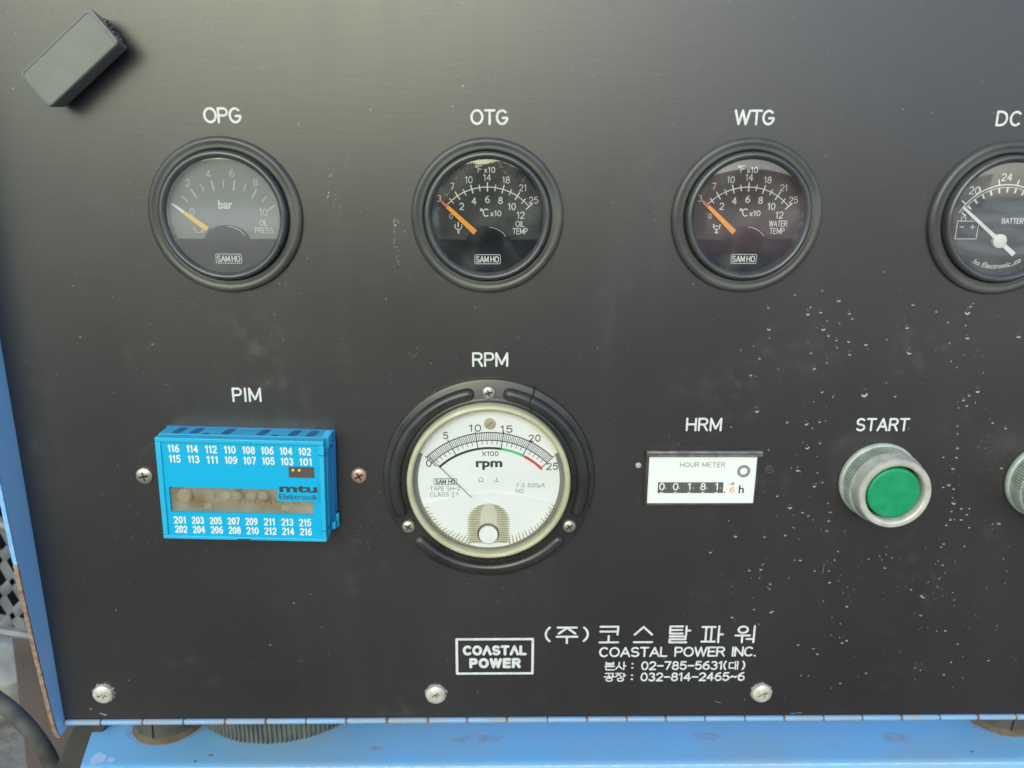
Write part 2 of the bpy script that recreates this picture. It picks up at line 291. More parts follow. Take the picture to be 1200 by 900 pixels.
# ------------------------------------------------------------------ single-stroke lettering
def arc(cx, cz, rx, rz, a0, a1, n=8): return [(cx+rx*cos(radians(a0+(a1-a0)*i/n)), cz+rz*sin(radians(a0+(a1-a0)*i/n))) for i in range(n+1)]
G = {
 'A': (.8, [[(0, 0), (.4, 1), (.8, 0)], [(.13, .33), (.67, .33)]]),
 'B': (.68, [[(0, 0), (0, 1), (.4, 1)]+arc(.4, .76, .22, .24, 90, -90)+[(0, .52)], [(.4, .52)]+arc(.4, .26, .27, .26, 90, -90)+[(0, 0)]]),
 'C': (.76, [arc(.4, .5, .4, .5, 48, 312, 14)]),
 'D': (.74, [[(0, 0), (0, 1), (.3, 1)]+arc(.3, .5, .44, .5, 90, -90, 12)+[(0, 0)]]),
 'E': (.62, [[(.62, 1), (0, 1), (0, 0), (.62, 0)], [(0, .52), (.55, .52)]]),
 'F': (.58, [[(.58, 1), (0, 1), (0, 0)], [(0, .52), (.5, .52)]]),
 'G': (.8, [arc(.4, .5, .4, .5, 48, 340, 14)+[(.78, .45), (.45, .45)]]),
 'H': (.72, [[(0, 0), (0, 1)], [(.72, 0), (.72, 1)], [(0, .52), (.72, .52)]]),
 'I': (.02, [[(0, 0), (0, 1)]]), 'L': (.55, [[(0, 1), (0, 0), (.55, 0)]]),
 'M': (.84, [[(0, 0), (0, 1), (.42, .15), (.84, 1), (.84, 0)]]), 'N': (.72, [[(0, 0), (0, 1), (.72, 0), (.72, 1)]]),
 'O': (.84, [arc(.42, .5, .42, .5, 0, 360, 18)]),
 'P': (.64, [[(0, 0), (0, 1), (.38, 1)]+arc(.38, .74, .26, .26, 90, -90)+[(0, .48)]]),
 'R': (.68, [[(0, 0), (0, 1), (.4, 1)]+arc(.4, .75, .26, .25, 90, -90)+[(0, .5)], [(.38, .5), (.68, 0)]]),
 'S': (.66, [arc(.33, .74, .31, .26, 35, 270, 10)[:-1]+arc(.33, .25, .33, .25, 90, -150, 10)]),
 'T': (.72, [[(0, 1), (.72, 1)], [(.36, 1), (.36, 0)]]), 'U': (.72, [[(0, 1), (0, .35)]+arc(.36, .35, .36, .35, 180, 360)+[(.72, 1)]]),
 'V': (.76, [[(0, 1), (.38, 0), (.76, 1)]]), 'W': (1.08, [[(0, 1), (.27, 0), (.54, 1), (.81, 0), (1.08, 1)]]),
 'X': (.7, [[(0, 0), (.7, 1)], [(0, 1), (.7, 0)]]), 'Y': (.72, [[(0, 1), (.36, .5), (.72, 1)], [(.36, .5), (.36, 0)]]),
 'K': (.68, [[(0, 0), (0, 1)], [(.66, 1), (0, .4)], [(.2, .58), (.68, 0)]]),
 '^': (.8, [[(0, 0), (.4, 1), (.8, 0)]]),
 '0': (.6, [arc(.3, .5, .3, .5, 0, 360, 16)]), '1': (.3, [[(0, .8), (.22, 1), (.22, 0)]]),
 '2': (.6, [arc(.3, .71, .29, .29, 165, -35, 8)+[(0, 0), (.6, 0)]]),
 '3': (.6, [arc(.29, .76, .25, .24, 150, -80, 8)+arc(.29, .27, .3, .27, 75, -150, 9)]),
 '4': (.64, [[(.46, 0), (.46, 1), (0, .3), (.64, .3)]]),
 '5': (.6, [[(.54, 1), (.1, 1), (.04, .54)]+arc(.29, .32, .3, .32, 120, -150, 10)]),
 '6': (.6, [arc(.3, .3, .3, .3, 0, 360, 14), arc(.55, .42, .55, .58, 95, 180, 6)]),
 '7': (.58, [[(0, 1), (.58, 1), (.2, 0)]]),
 '8': (.6, [arc(.3, .76, .24, .24, 0, 360, 12), arc(.3, .27, .3, .27, 0, 360, 14)]),
 '9': (.6, [arc(.3, .7, .3, .3, 0, 360, 14), arc(.05, .58, .55, .58, -85, 0, 6)]),
 '-': (.55, [[(0, .48), (.55, .48)]]), '~': (.6, [[(0, .42), (.15, .55), (.3, .48), (.45, .4), (.6, .53)]]),
 '(': (.25, [arc(.5, .5, .5, .68, 130, 230, 8)]), ')': (.25, [arc(-.25, .5, .5, .68, 50, -50, 8)]),
 '.': (.03, [[(0, 0), (.03, 0)]]), ',': (.06, [[(.05, .04), (0, -.12)]]), ':': (.05, [[(.0, .2), (.04, .2)], [(.0, .75), (.04, .75)]]),
 'd': (.3, [arc(.14, .88, .14, .14, 0, 360, 10)]), 'x': (.42, [[(0, 0), (.42, .62)], [(0, .62), (.42, 0)]]),
 'u': (.4, [[(0, .6), (0, -.25)], [(0, .2)]+arc(.2, .2, .2, .18, 180, 360, 6)+[(.4, .6)]]),
 # Hangul syllables on a unit square
 '코': (1, [[(.02, 1), (.98, 1), (.95, .5)], [(.02, .7), (.96, .7)], [(.48, .42), (.48, .05)], [(0, .03), (1, .03)]]),
 '스': (1, [[(.03, .5), (.5, .98), (.97, .5)], [(0, .03), (1, .03)]]),
 '탈': (1.08, [[(.68, 1), (.05, 1), (.05, .56), (.7, .56)], [(.05, .78), (.66, .78)], [(.88, 1), (.88, .46)], [(.88, .74), (1.08, .74)], [(.05, .38), (.86, .38), (.86, .2), (.05, .2), (.05, .01), (.9, .01)]]),
 '파': (1.08, [[(.0, .96), (.66, .96)], [(.0, .05), (.68, .05)], [(.2, .95), (.2, .06)], [(.48, .95), (.48, .06)], [(.86, 1), (.86, 0)], [(.86, .5), (1.08, .5)]]),
 '워': (1.04, [arc(.4, .78, .25, .2, 0, 360, 14), [(.02, .42), (.78, .42)], [(.38, .42), (.38, 0)], [(1, 1), (1, 0)], [(.62, .2), (1, .2)]]),
 '주': (1, [[(.04, .98), (.96, .98)], [(.1, .6), (.5, .96), (.9, .6)], [(0, .4), (1, .4)], [(.5, .4), (.5, 0)]]),
 '본': (1, [[(.12, 1), (.12, .66), (.88, .66), (.88, 1)], [(.12, .84), (.88, .84)], [(.5, .66), (.5, .46)], [(0, .44), (1, .44)], [(.12, .3), (.12, 0), (.95, 0)]]),
 '사': (1, [[(.34, .95), (.28, .5), (0, .08)], [(.3, .5), (.62, .1)], [(.8, 1), (.8, 0)], [(.8, .5), (1, .5)]]),
 '공': (1, [[(.1, 1), (.88, 1), (.84, .68)], [(.46, .82), (.46, .58)], [(0, .56), (1, .56)], arc(.5, .2, .32, .2, 0, 360, 12)]),
 '장': (1, [[(.0, 1), (.62, 1)], [(.32, 1), (.02, .56)], [(.32, .84), (.6, .56)], [(.82, 1), (.82, .5)], [(.82, .74), (1, .74)], arc(.5, .2, .3, .2, 0, 360, 12)]),
 '대': (1, [[(.5, .85), (.05, .85), (.05, .15), (.52, .15)], [(.68, 1), (.68, 0)], [(.92, 1), (.92, 0)], [(.68, .5), (.92, .5)]]),
}
def lay(txt, gap=0.26, space=0.5):
    x = 0; out = []
    for ch in txt:
        if ch == ' ': x += space; continue
        w, st = G[ch]; out += [[(x+a, b) for a, b in p] for p in st]; x += w+gap
    return out, x-gap
def put(mb, txt, cx, z0, ht, w, h, width=None, gap=0.26, align='c', slant=0, rot=0, space=0.5, t=0.05):
    """lettering: baseline z0, cap height ht, stroke width w, at height h over the panel"""
    st, tot = lay(txt, gap, space); kx = (width/tot) if width else ht
    ox = cx-kx*tot/2 if align == 'c' else cx
    for p in st:
        q = [(ox+a*kx+slant*b*ht, z0+b*ht) for a, b in p]
        if rot:
            q = [(cx+(a-cx)*cos(rot)-(b-z0)*sin(rot), z0+(a-cx)*sin(rot)+(b-z0)*cos(rot)) for a, b in q]
        mb.stroke(q, w, h, t)
def font_text(txt, parent, m, x0, x1, z0, z1, h, name='lettering', bold=0.0, slant=0, label=None):
    """lower-case words with the built-in font, converted to a mesh that fills the given box"""
    c = bpy.data.curves.new('t', 'FONT'); c.body = txt; c.size = 1; c.offset = bold; c.extrude = 0.01; c.shear = slant; c.resolution_u = 3
    o = bpy.data.objects.new('t', c); COL.objects.link(o)
    dg = bpy.context.evaluated_depsgraph_get(); me = bpy.data.meshes.new_from_object(o.evaluated_get(dg))
    bpy.data.objects.remove(o); me.name = name
    xs = [v.co.x for v in me.vertices]; ys = [v.co.y for v in me.vertices]
    a, b, c_, d = min(xs), max(xs), min(ys), max(ys)
    for v in me.vertices:
        x = x0+(v.co.x-a)/(b-a)*(x1-x0); z = z0+(v.co.y-c_)/(d-c_)*(z1-z0); hh = h+(0.05 if v.co.z > 0 else 0)
        v.co = (x*MM, -hh*MM, z*MM)
    me.materials.clear(); me.materials.append(MT[m])
    ob = bpy.data.objects.new(name, me); COL.objects.link(ob); ob.parent = parent
    if label: ob['label'] = label
    return ob

# ================================================================== the control panel: plate, lettering, screws, hinge
panel = thing('instrument_console', 'black engraved control panel plate with white lettering, hinged along its lower edge', 'control panel', (25, 0, -95))
PX, PZ = 25, -95
def rel(mb):
    mb.v = [(x-PX, h, z-PZ) for x, h, z in mb.v]; return mb
m = MB()
holes = []
m.prism([(-199.2, -243.4), (300, -243.4), (300, 150), (-199.2, 150)], -2.0, 0.0)
rel(m).build('plate', 'panel', panel, bevel=0.25)
def engraved(name_txt, cx, z0, ht, w, width=None, lw=.86, **k):
    b = MB(); put(b, name_txt, cx, z0, ht, lw, 0.0, width=width, **k)
    return rel(b).build('lettering', 'paint', panel, smooth=0)
engraved('OPG', -103.2, 16.9, 4.9, 1, 13.4, gap=.2)
engraved('OTG', -3.8, 16.9, 4.8, 1, 13.4, gap=.2)
engraved('WTG', 96.0, 17.4, 4.8, 1, 14.6, gap=.16)
engraved('DC', 188.2, 17.6, 4.8, 1, 9.0, align='l', gap=.3)
engraved('PIM', -103.2, -91.6, 5.3, 1, 11.0, gap=.32)
engraved('RPM', -3.7, -76.6, 5.2, 1, 13.8, gap=.24)
engraved('HRM', 85.3, -104.2, 5.1, 1, 14.2, gap=.28)
engraved('START', 160.4, -104.2, 5.0, 1, 21.6, gap=.24)
b = MB()
for ch, x0, x1 in (('코', 45.3, 53.6), ('스', 60.7, 69.0), ('탈', 76.4, 85.9), ('파', 91.3, 100.8), ('워', 106.4, 115.2)):
    put(b, ch, (x0+x1)/2, -205.0, 8.2, 0.95, 0, width=x1-x0)
put(b, '주', 30.5, -205.0, 8.0, 1.0, 0, width=9.2)
put(b, '(', 22.2, -203.9, 6.6, 1.0, 0, width=2.5); put(b, ')', 38.6, -203.9, 6.6, 1.0, 0, width=2.5)
rel(b).build('lettering', 'paint', panel, smooth=0, label='line of large white Korean lettering')
engraved('COASTAL POWER INC.', 80.9, -212.0, 4.4, 1, 70.5, lw=.85, gap=.2, space=.62)
b = MB()
put(b, '본', 50.3, -219.0, 4.0, .62, 0, width=4.3); put(b, '사', 55.4, -219.0, 4.0, .62, 0, width=4.6); put(b, ':', 60.7, -218.8, 3.9, .8, 0, width=.3)
put(b, '02-785-5631(', 65.0, -218.9, 3.9, .78, 0, width=38.6, align='l', gap=.22)
put(b, '대', 106.9, -219.0, 4.0, .6, 0, width=4.4); put(b, ')', 111.3, -218.9, 3.9, .78, 0, width=1.1)
put(b, '공', 50.3, -225.0, 4.1, .6, 0, width=4.6); put(b, '장', 55.5, -225.0, 4.1, .6, 0, width=4.5); put(b, ':', 60.7, -224.8, 3.9, .8, 0, width=.3)
put(b, '032-814-2465~6', 65.0, -224.8, 3.9, .78, 0, width=47.2, align='l', gap=.22)
rel(b).build('lettering', 'paint', panel, smooth=0, label='two lines of small telephone numbers')
# framed company mark
b = MB()
for p, q in (((-19.0, -202.9), (15.2, -202.9)), ((15.2, -202.9), (15.2, -220.6)), ((15.2, -220.6), (-19.0, -220.6)), ((-19.0, -220.6), (-19.0, -202.9))):
    b.stroke([p, q], 1.15, 0)
rel(b).build('logo_frame', 'paint', panel, smooth=0)
b = MB(); put(b, 'CO^ST^L', -1.9, -210.6, 3.9, 1.3, 0, width=27.6, gap=.34)
put(b, 'POWER', -1.8, -217.2, 3.9, 1.4, 0, width=22.0, gap=.42); rel(b).build('logo_lettering', 'paint', panel, smooth=0)

def screw(parent, x, z, r, h0, m, rot, lab=None, dome=1.5, cross=True, seat=True):
    b = MB(); pr = [(r*1.0, h0), (r, h0+.45), (r*.93, h0+dome*.62), (r*.72, h0+dome*.88), (r*.4, h0+dome), (0.02, h0+dome*1.03)]
    b.lathe(pr, 28)
    o = b.build('screw', m, parent, loc=(x, 0, z), label=lab)
    if cross:
        c = MB()
        for a in (rot, rot+pi/2):
            L, w = r*.55, r*.12; t = h0+dome*1.03+.03
            c.prism([(cos(a)*s1*L-sin(a)*s2*w*(1-.3*abs(s1)), sin(a)*s1*L+cos(a)*s2*w) for s1, s2 in ((-1, -1), (1, -1), (1, 1), (-1, 1))], h0+dome*.5, t+(0.01 if a == rot else 0))
        c.lathe([(r*.2, h0+dome*.5), (r*.2, t+.02)], 10, cap1=True)
        c.build('cross_slot', 'hole', o, smooth=0)
    return o
screw(panel, -148.5-PX, -124.1-PZ, 3.6, .0, 'screw', .2, 'cross-head screw left of the blue module', dome=1.7)
screw(panel, -58.9-PX, -124.2-PZ, 3.4, .0, 'screw_rust', .5, 'rusty cross-head screw right of the blue module', dome=1.5)
for x, z, l in ((-179.3, -229.8, 'left'), (-28.8, -231.0, 'middle'), (120.8, -231.2, 'right')):
    s_ = screw(panel, x-PX, z-PZ, 4.7, 0, 'screw_dull', .3, 'white corroded pan-head screw near the lower edge, %s one' % l, dome=2.4, cross=False)
    c = MB(); rr = random.Random(int(x))
    for k in range(5):
        a = rr.uniform(0, 6.28); d = rr.uniform(.3, 1.6); q = (cos(a)*d, sin(a)*d)
        c.stroke([q, (q[0]+rr.uniform(-.9, .9), q[1]+rr.uniform(-.9, .9)), (q[0]+rr.uniform(-1, 1), q[1]+rr.uniform(-1, 1))], .45, 2.36, .08)
    c.build('cross_slot', 'gasket', s_, smooth=0)
    c = MB()                                                   # flaky white corrosion round the head
    for k in range(46):
        a = rr.uniform(0, 6.28); d = 4.6+abs(rr.gauss(0, .35)); q = rr.uniform(.12, .42)
        c.lathe([(q, 0), (q*.7, q*.7), (.02, q*.9)], 5, cos(a)*d, sin(a)*d)
    c.build('corrosion', 'lime', s_, smooth=0)
# blind rivet and little hole by the hour meter
b = MB(); b.lathe([(1.25, 0), (1.2, .45), (.7, .75), (.02, .8)], 16, 58.7, -119.7); rel(b).build('rivet', 'lime', panel)
b = MB(); b.lathe([(1.9, .02), (1.9, .1), (1.2, .14), (1.2, .04)], 20, 114.6, -121.6); b.lathe([(.6, .02), (.6, .1), (.02, .12)], 12, 114.6, -121.6)
rel(b).build('bung', 'bezel', panel)
# piano hinge
hb = MB(); hb.box(-199, 300, -3.2, -.3, -246.2, -243.9)
hinge = rel(hb).build('hinge', 'blackbar', panel, bevel=.2)
kx = -199.0; kn = 0
cuts = [118, 166, 213, 261, 308, 355, 402, 449, 496, 542.5, 589, 636, 682, 729, 775, 821, 868, 914, 961, 1007, 1053, 1099, 1144, 1190]
edges = [-199.0]+[-199.3+(c-75)/(1200-75)*444.6 for c in cuts]
while edges[-1] < 300: edges.append(edges[-1]+18.2)
kmesh = []
for i in range(len(edges)-1):
    x0, x1 = edges[i]+.35, edges[i+1]-.35
    b = MB(); b.cur = 0
    n = 12; rad = 1.35; L = x1-x0
    ring = [(0, .2+rad*cos(2*pi*k/n), -245.2+rad*sin(2*pi*k/n)) for k in range(n)]
    xs = [0, .5, L-.5, L]; rr = random.Random(i)
    vs = [(x0+x, .2+(h-.2)*(.9 if x in (0, L) else 1), -245.2+(z+245.2)*(.9 if x in (0, L) else 1)+rr.uniform(-.03, .03)) for x in xs for _, h, z in ring]
    fs = [(j*n+k, j*n+(k+1) % n, (j+1)*n+(k+1) % n, (j+1)*n+k) for j in range(3) for k in range(n)]
    o = len(b.v); b.add(vs, fs+[tuple(range(n)), tuple(range(3*n, 4*n))])
    ra, rb = int(rr.random() < .45), int(rr.random() < .3)
    b.m = [ra]*n+[0]*n+[rb]*n+[1, 1]
    rel(b).build('knuckle', ['blue_knuckle', 'rust'], hinge)
b = MB(); b.tube([(-199.2, .2, -245.2), (300, .2, -245.2)], .8, 8); rel(b).build('hinge_pin', 'rust', hinge)

# ================================================================== the blue cabinet behind it
cab = thing('control_cabinet', 'blue painted steel cabinet whose rusty-edged side flange stands out left of the black panel', 'cabinet', (0, 0, -95))
def relc(mb): mb.v = [(x, h, z+95) for x, h, z in mb.v]; return mb
prof = [(-249.5, 5.0), (-244, 6.8), (-230, 8.4), (-198, 11.0), (-172, 12.6), (-130, 14.3), (-60, 16.6), (20, 18.6), (150, 21)]
b = MB(); n = len(prof)
zz = [p for p in prof]
# smooth resample
pts = []
for i in range(len(zz)-1):
    k = max(1, int((zz[i+1][0]-zz[i][0])/4))
    for j in range(k):
        t = j/k; pts.append((zz[i][0]*(1-t)+zz[i+1][0]*t, zz[i][1]*(1-t)+zz[i+1][1]*t))
pts.append(zz[-1])
XI, XO = -199.35, -200.95
vs = []; fs = []
for z, h in pts:
    vs += [(XI, -70, z if z > -249.4 else -246), (XI, h-.25, z), (XI-.25, h, z), (XO+.25, h, z), (XO, h-.25, z), (XO, -70, z if z > -249.4 else -246)]
for i in range(len(pts)-1):
    for k in range(5): fs.append((i*6+k, i*6+k+1, (i+1)*6+k+1, (i+1)*6+k))
fs += [(0, 1, 2, 3, 4, 5), tuple((len(pts)-1)*6+k for k in range(6))]
b.add(vs, fs); relc(b).build('side_flange', 'blue_grad' if 'blue_grad' in MT else 'blue', cab)
# bare rusty front edge (below) and chipped pale edge (above), ragged
def edge_strip(z0, z1, name, m, seed):
    rr = random.Random(seed); b = MB(); z = z0; row = []
    def H(z):
        for i in range(len(prof)-1):
            if prof[i][0] <= z <= prof[i+1][0]:
                t = (z-prof[i][0])/(prof[i+1][0]-prof[i][0]); return prof[i][1]*(1-t)+prof[i+1][1]*t
        return prof[-1][1]
    vs = []; fs = []
    while z <= z1:
        h = H(z); e = rr.uniform(0, .5); e2 = rr.uniform(-.1, .25)
        vs += [(XI+.06, h-.5-e, z), (XI+.06, h+.08, z), (XO-.08-e2*.5, h+.1, z), (XO-.1-e2*.5, h-.8-e, z)]; z += .9
    k = len(vs)//4
    for i in range(k-1):
        for j in range(3): fs.append((i*4+j, i*4+j+1, (i+1)*4+j+1, (i+1)*4+j))
    b.add(vs, fs); return relc(b).build(name, m, cab, smooth=0)
edge_strip(-249.2, -158, 'rusty_edge', 'rust', 3)
edge_strip(-157.4, 149, 'chipped_edge', 'chip', 4)
b = MB()
b.box(-199.3, 320, -72, -3.4, -246.4, -244.3); relc(b).build('bottom_plate', 'blue', cab)
b = MB(); b.box(-201.0, 320, -75, -72.1, -246, 150); relc(b).build('back_plate', 'blue', cab)

# ================================================================== round gauges
def gauge(name, label, x, z, kind):
    t = thing(name, label, 'gauge', (x, 0, z), 'round gauges along the top of the panel')
    b = MB()
    b.lathe([(29.2, .0), (29.35, .8), (29.1, 1.6), (28.3, 2.2), (27.6, 2.35), (26.9, 2.1), (26.0, 1.95), (25.4, 2.1), (24.9, 2.0), (24.4, 1.2), (24.2, 0)], 96)
    b.build('flange', 'bezel', t, smooth=50)
    b = MB()
    b.lathe([(24.15, 0), (24.15, 3.6), (23.9, 4.5), (23.4, 5.0), (22.8, 5.1), (22.35, 4.9), (21.75, 4.0), (21.3, 3.0), (21.2, .4)], 96)
    b.build('bezel', 'bezel_in', t, smooth=50)
    b = MB(); b.lathe([(21.25, .3), (21.25, .5)], 72, cap1=True); b.build('dial', 'dial_glare' if kind == 'press' else 'dial', t)
    D = .52
    w = MB()
    C0 = -10.3
    def pol(r, a): return (r*sin(radians(a)), C0+r*cos(radians(a)))
    P = MT
    if kind in ('oil', 'water'):
        A = 48.5
        for r in (21.4,):
            w.stroke([pol(r, -A+2*A*k/32) for k in range(33)], .32, D, .03)
        for k in range(13):
            a = -A+2*A*k/12
            if k % 2 == 0: w.stroke([pol(19.9, a), pol(23.0, a)], .42, D)
            else: w.stroke([pol(20.2, a), pol(22.4, a)], .34, D)
        off = 371
        def q(zx, zy): return ((zx-off)/11.4, -(zy-532)/11.4)
        for s_, zx, zy in (('3', 160, 455), ('7', 218, 403), ('10', 290, 375), ('14', 370, 365), ('18', 452, 375), ('21', 525, 408), ('25', 573, 460)):
            px, pz = q(zx, zy); put(w, s_, px, pz-1.15, 2.3, .24, D, gap=.24)
        for s_, zx, zy in (('2', 258, 488), ('4', 312, 465), ('6', 371, 458), ('8', 428, 462), ('10', 478, 488), ('12', 517, 525)):
            px, pz = q(zx, zy); put(w, s_, px, pz-1.2, 2.4, .34, D, gap=.24)
        px, pz = q(210, 530); put(w, '0', px, pz-.9, 1.8, .2, D)
        px, pz = q(333, 330); put(w, 'dF', px, pz-1.3, 2.5, .24, D, gap=.12); px, pz = q(381, 332); put(w, 'x10', px, pz-1.1, 2.0, .26, D, width=3.9)
        px, pz = q(358, 515); put(w, 'dC', px, pz-1.3, 2.7, .38, D, gap=.1); px, pz = q(408, 517); put(w, 'x10', px, pz-1.0, 1.9, .3, D, width=3.9)
        if kind == 'oil':
            put(w, 'OIL', 12.6, -3.7, 2.1, .26, D, width=3.2); put(w, 'TEMP', 12.6, -6.5, 2.1, .26, D, width=5.6)
        else:
            put(w, 'WATER', 12.6, -3.7, 2.1, .26, D, width=6.9); put(w, 'TEMP', 12.4, -6.5, 2.1, .26, D, width=5.6)
        # pictogram: vessel with a drop
        sx, sz = -11.3, -3.6
        w.stroke([(sx+a, sz+c) for a, c in arc(0, 0, 1.35, 1.35, 150, 390, 10)], .3, D); w.stroke([(sx, sz-1.4), (sx, sz-2.7)], .5, D)
        if kind == 'oil': w.stroke([(sx, sz+1.5), (sx-.1, sz-.3)], .4, D)
        else: w.stroke([(sx-1.2, sz-.1), (sx+1.2, sz-.1)], .3, D); w.stroke([(sx-.6, sz-2.6), (sx+.6, sz-2.6)], .3, D)
        w.build('scale_print', 'print', t, smooth=0)
        a, mcol = -47.5, 'orange'
    elif kind == 'press':
        A = 52.8
        for k in range(11):
            a = -A+2*A*k/10
            w.stroke([pol(20.1 if k % 2 == 0 else 21.0, a), pol(23.7, a)], .42 if k % 2 == 0 else .3, D)
        off = 398
        def q(zx, zy): return ((zx-off)/11.4, -(zy-532)/11.4)
        for s_, zx, zy in (('0', 252, 515), ('2', 247, 392), ('4', 338, 355), ('6', 440, 350), ('8', 538, 390), ('10', 562, 515)):
            px, pz = q(zx, zy); put(w, s_, px, pz-1.3, 2.5, .24, D, gap=.24)
        put(w, 'OIL', 14.2, -3.6, 2.1, .24, D, width=2.9); put(w, 'PRESS', 14.2, -6.5, 2.1, .24, D, width=6.8)
        w.stroke([(-10.9+a_, -5.6+c) for a_, c in arc(0, 0, 1.1, .8, 160, 380, 8)], .3, D); w.stroke([(-13.2, -4.6), (-12.0, -5.4)], .3, D); w.stroke([(-9.4, -6.6), (-9.0, -5.6)], .3, D)
        w.build('scale_print', 'print_dim', t, smooth=0)
        font_text('bar', t, 'print', -2.6, 2.9, 2.6, 5.9, D, bold=.02)
        a, mcol = -53.0, 'yellow'
    else:
        for r, ww in ((19.6, .5), (18.6, .25)):
            w.stroke([(r*sin(radians(-62+124*k/36)), -6.5+r*cos(radians(-62+124*k/36))) for k in range(37)], ww, D, .03)
        for k in range(13):
            a = -62+124*k/12
            w.stroke([((18.2 if k % 3 else 18.0)*sin(radians(a)), -6.5+18.2*cos(radians(a))), (16.9*sin(radians(a)), -6.5+16.9*cos(radians(a)))], .7, D)
            if k % 2 == 1: w.stroke([(19.8*sin(radians(a)), -6.5+19.8*cos(radians(a))), (21.6*sin(radians(a)), -6.5+21.6*cos(radians(a)))], .55, D)
        put(w, '20', -12.8, 9.6, 2.6, .4, D); put(w, '24', -1.0, 14.6, 2.6, .4, D); put(w, '28', 11.0, 9.8, 2.6, .4, D)
        # battery pictogram
        for p_, q_ in (((-17.6, -.6), (-17.6, -7.6)), ((-17.6, -7.6), (-9.2, -7.6)), ((-9.2, -7.6), (-9.2, -.8)), ((-9.2, -.8), (-17.6, -.8))): w.stroke([p_, q_], .26, D)
        for xx in (-15.4, -11.4): w.stroke([(xx-.8, -.7), (xx-.8, .8), (xx+.8, .8), (xx+.8, -.7)], .24, D)
        w.stroke([(-16.4, -3.0), (-14.9, -3.0)], .3, D); w.stroke([(-12.2, -3.0), (-10.6, -3.0)], .3, D); w.stroke([(-11.4, -2.2), (-11.4, -3.8)], .3, D)
        put(w, 'BATTERY', 4.8, -1.6, 1.9, .32, D, width=9.6)
        w.build('scale_print', 'print', t, smooth=0)
        # maker's line on the lower arc
        txt = 'electronic.,co'
        f = font_text('ho Electronic.,co', t, 'print', -9.4, 10.4, -1.0, 1.4, D, slant=.25, bold=.01)
        for v in f.data.vertices:
            xx, zz = v.co.x*1000, v.co.z*1000; an = xx/19.2; R = 19.2-zz
            v.co.x = (R*sin(an))*MM; v.co.z = (-R*cos(an)+.6)*MM
    if kind != 'volt':
        # raised lower cover with the hub bump
        b = MB(); out = []
        zc = -8.7; aa = math.asin(zc/21.2)
        out += [(21.15*cos(t_), 21.15*sin(t_)) for t_ in [(-pi-aa)+(pi+2*aa)*k/40 for k in range(41)]]
        out = [(21.15*cos(t_), 21.15*sin(t_)) for t_ in [pi-aa+(2*pi+aa-(pi-aa))*k/40 for k in range(41)]]
        out += [(8.7*cos(t_), -9.8+6.4*sin(t_)) for t_ in [radians(10)+radians(160)*k/20 for k in range(21)]]
        b.prism(out, .6, 1.5); b.build('lower_cover', 'dial_low' if kind != 'press' else 'dial_low', t, bevel=.15)
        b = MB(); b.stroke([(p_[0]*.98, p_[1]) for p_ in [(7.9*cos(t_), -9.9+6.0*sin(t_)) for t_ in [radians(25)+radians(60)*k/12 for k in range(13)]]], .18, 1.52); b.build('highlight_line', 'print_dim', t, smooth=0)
        # maker's plate
        b = MB(); o_ = rrect(9.9, 3.5, .5, 3, 0, -16.2); o_.append(o_[0]); b.stroke(o_, .22, 1.52); put(b, 'SAM', -2.05, -17.3, 2.15, .38, 1.52, width=4.6); put(b, 'HO', 2.75, -17.3, 2.15, .38, 1.52, width=3.0)
        b.build('maker_plate', 'print', t, smooth=0)
        # pointer
        b = MB(); d = (sin(radians(a)), cos(radians(a))); nn = (d[1], -d[0])
        def pp(r, s): return (d[0]*r+nn[0]*s, C0+d[1]*r+nn[1]*s)
        L1 = 20.9 if kind != 'press' else 19.3; Lb = 6.4 if kind != 'press' else 8.7
        ax = [pp(Lb, -1.05), pp(Lb, 1.05), pp(L1, .68), pp(L1, -.68)]
        b.prism(ax, 1.7, 2.1); ptr = b.build('pointer', mcol, t, bevel=.1)
        b = MB(); b.prism([pp(L1, -.5), pp(L1, .5), pp(24.6, .28), pp(24.6, -.28)], 1.7, 2.08); b.build('pointer_tip', 'tip' if kind != 'press' else 'white_needle', ptr)
    else:
        b = MB(); cx0, cz0 = -.6, -8.3
        ux, uz = -16.0/20.4, 12.6/20.4; nx, nz = -uz, ux
        b.prism([(cx0-ux*8.5-nx*.95, cz0-uz*8.5-nz*.95), (cx0-ux*8.5+nx*.95, cz0-uz*8.5+nz*.95), (cx0+ux*20.5+nx*.5, cz0+uz*20.5+nz*.5), (cx0+ux*20.5-nx*.5, cz0+uz*20.5-nz*.5)], 1.4, 1.8)
        b.build('pointer', 'white_needle', t, bevel=.1)
        b = MB(); b.lathe([(2.7, .6), (2.7, 2.2), (2.2, 2.5), (.02, 2.55)], 28, cx0, cz0); b.build('hub_cap', 'white_needle', t)
    b = MB(); b.lathe([(21.5, 3.2), (21.3, 3.75), (18, 3.95), (10, 4.1), (.02, 4.15)], 72); b.lathe([(.02, 3.1), (21.4, 3.15)], 72)
    b.build('glass', {'press': 'glass_glare', 'volt': 'glass_pink'}.get(kind, 'glass'), t)
    return t
gauge('oil_pressure_gauge', 'round black bar gauge with yellow pointer, below OPG', -105.0, -17.3, 'press')
gauge('oil_temperature_gauge', 'round black gauge with orange pointer marked OIL TEMP, below OTG', -4.6, -17.2, 'oil')
gauge('water_temperature_gauge', 'round black gauge with orange pointer marked WATER TEMP, below WTG', 95.8, -16.7, 'water')
gauge('battery_voltmeter', 'round gauge with white pointer and battery sign, below DC, cut by the right edge', 196.3, -17.3, 'volt')

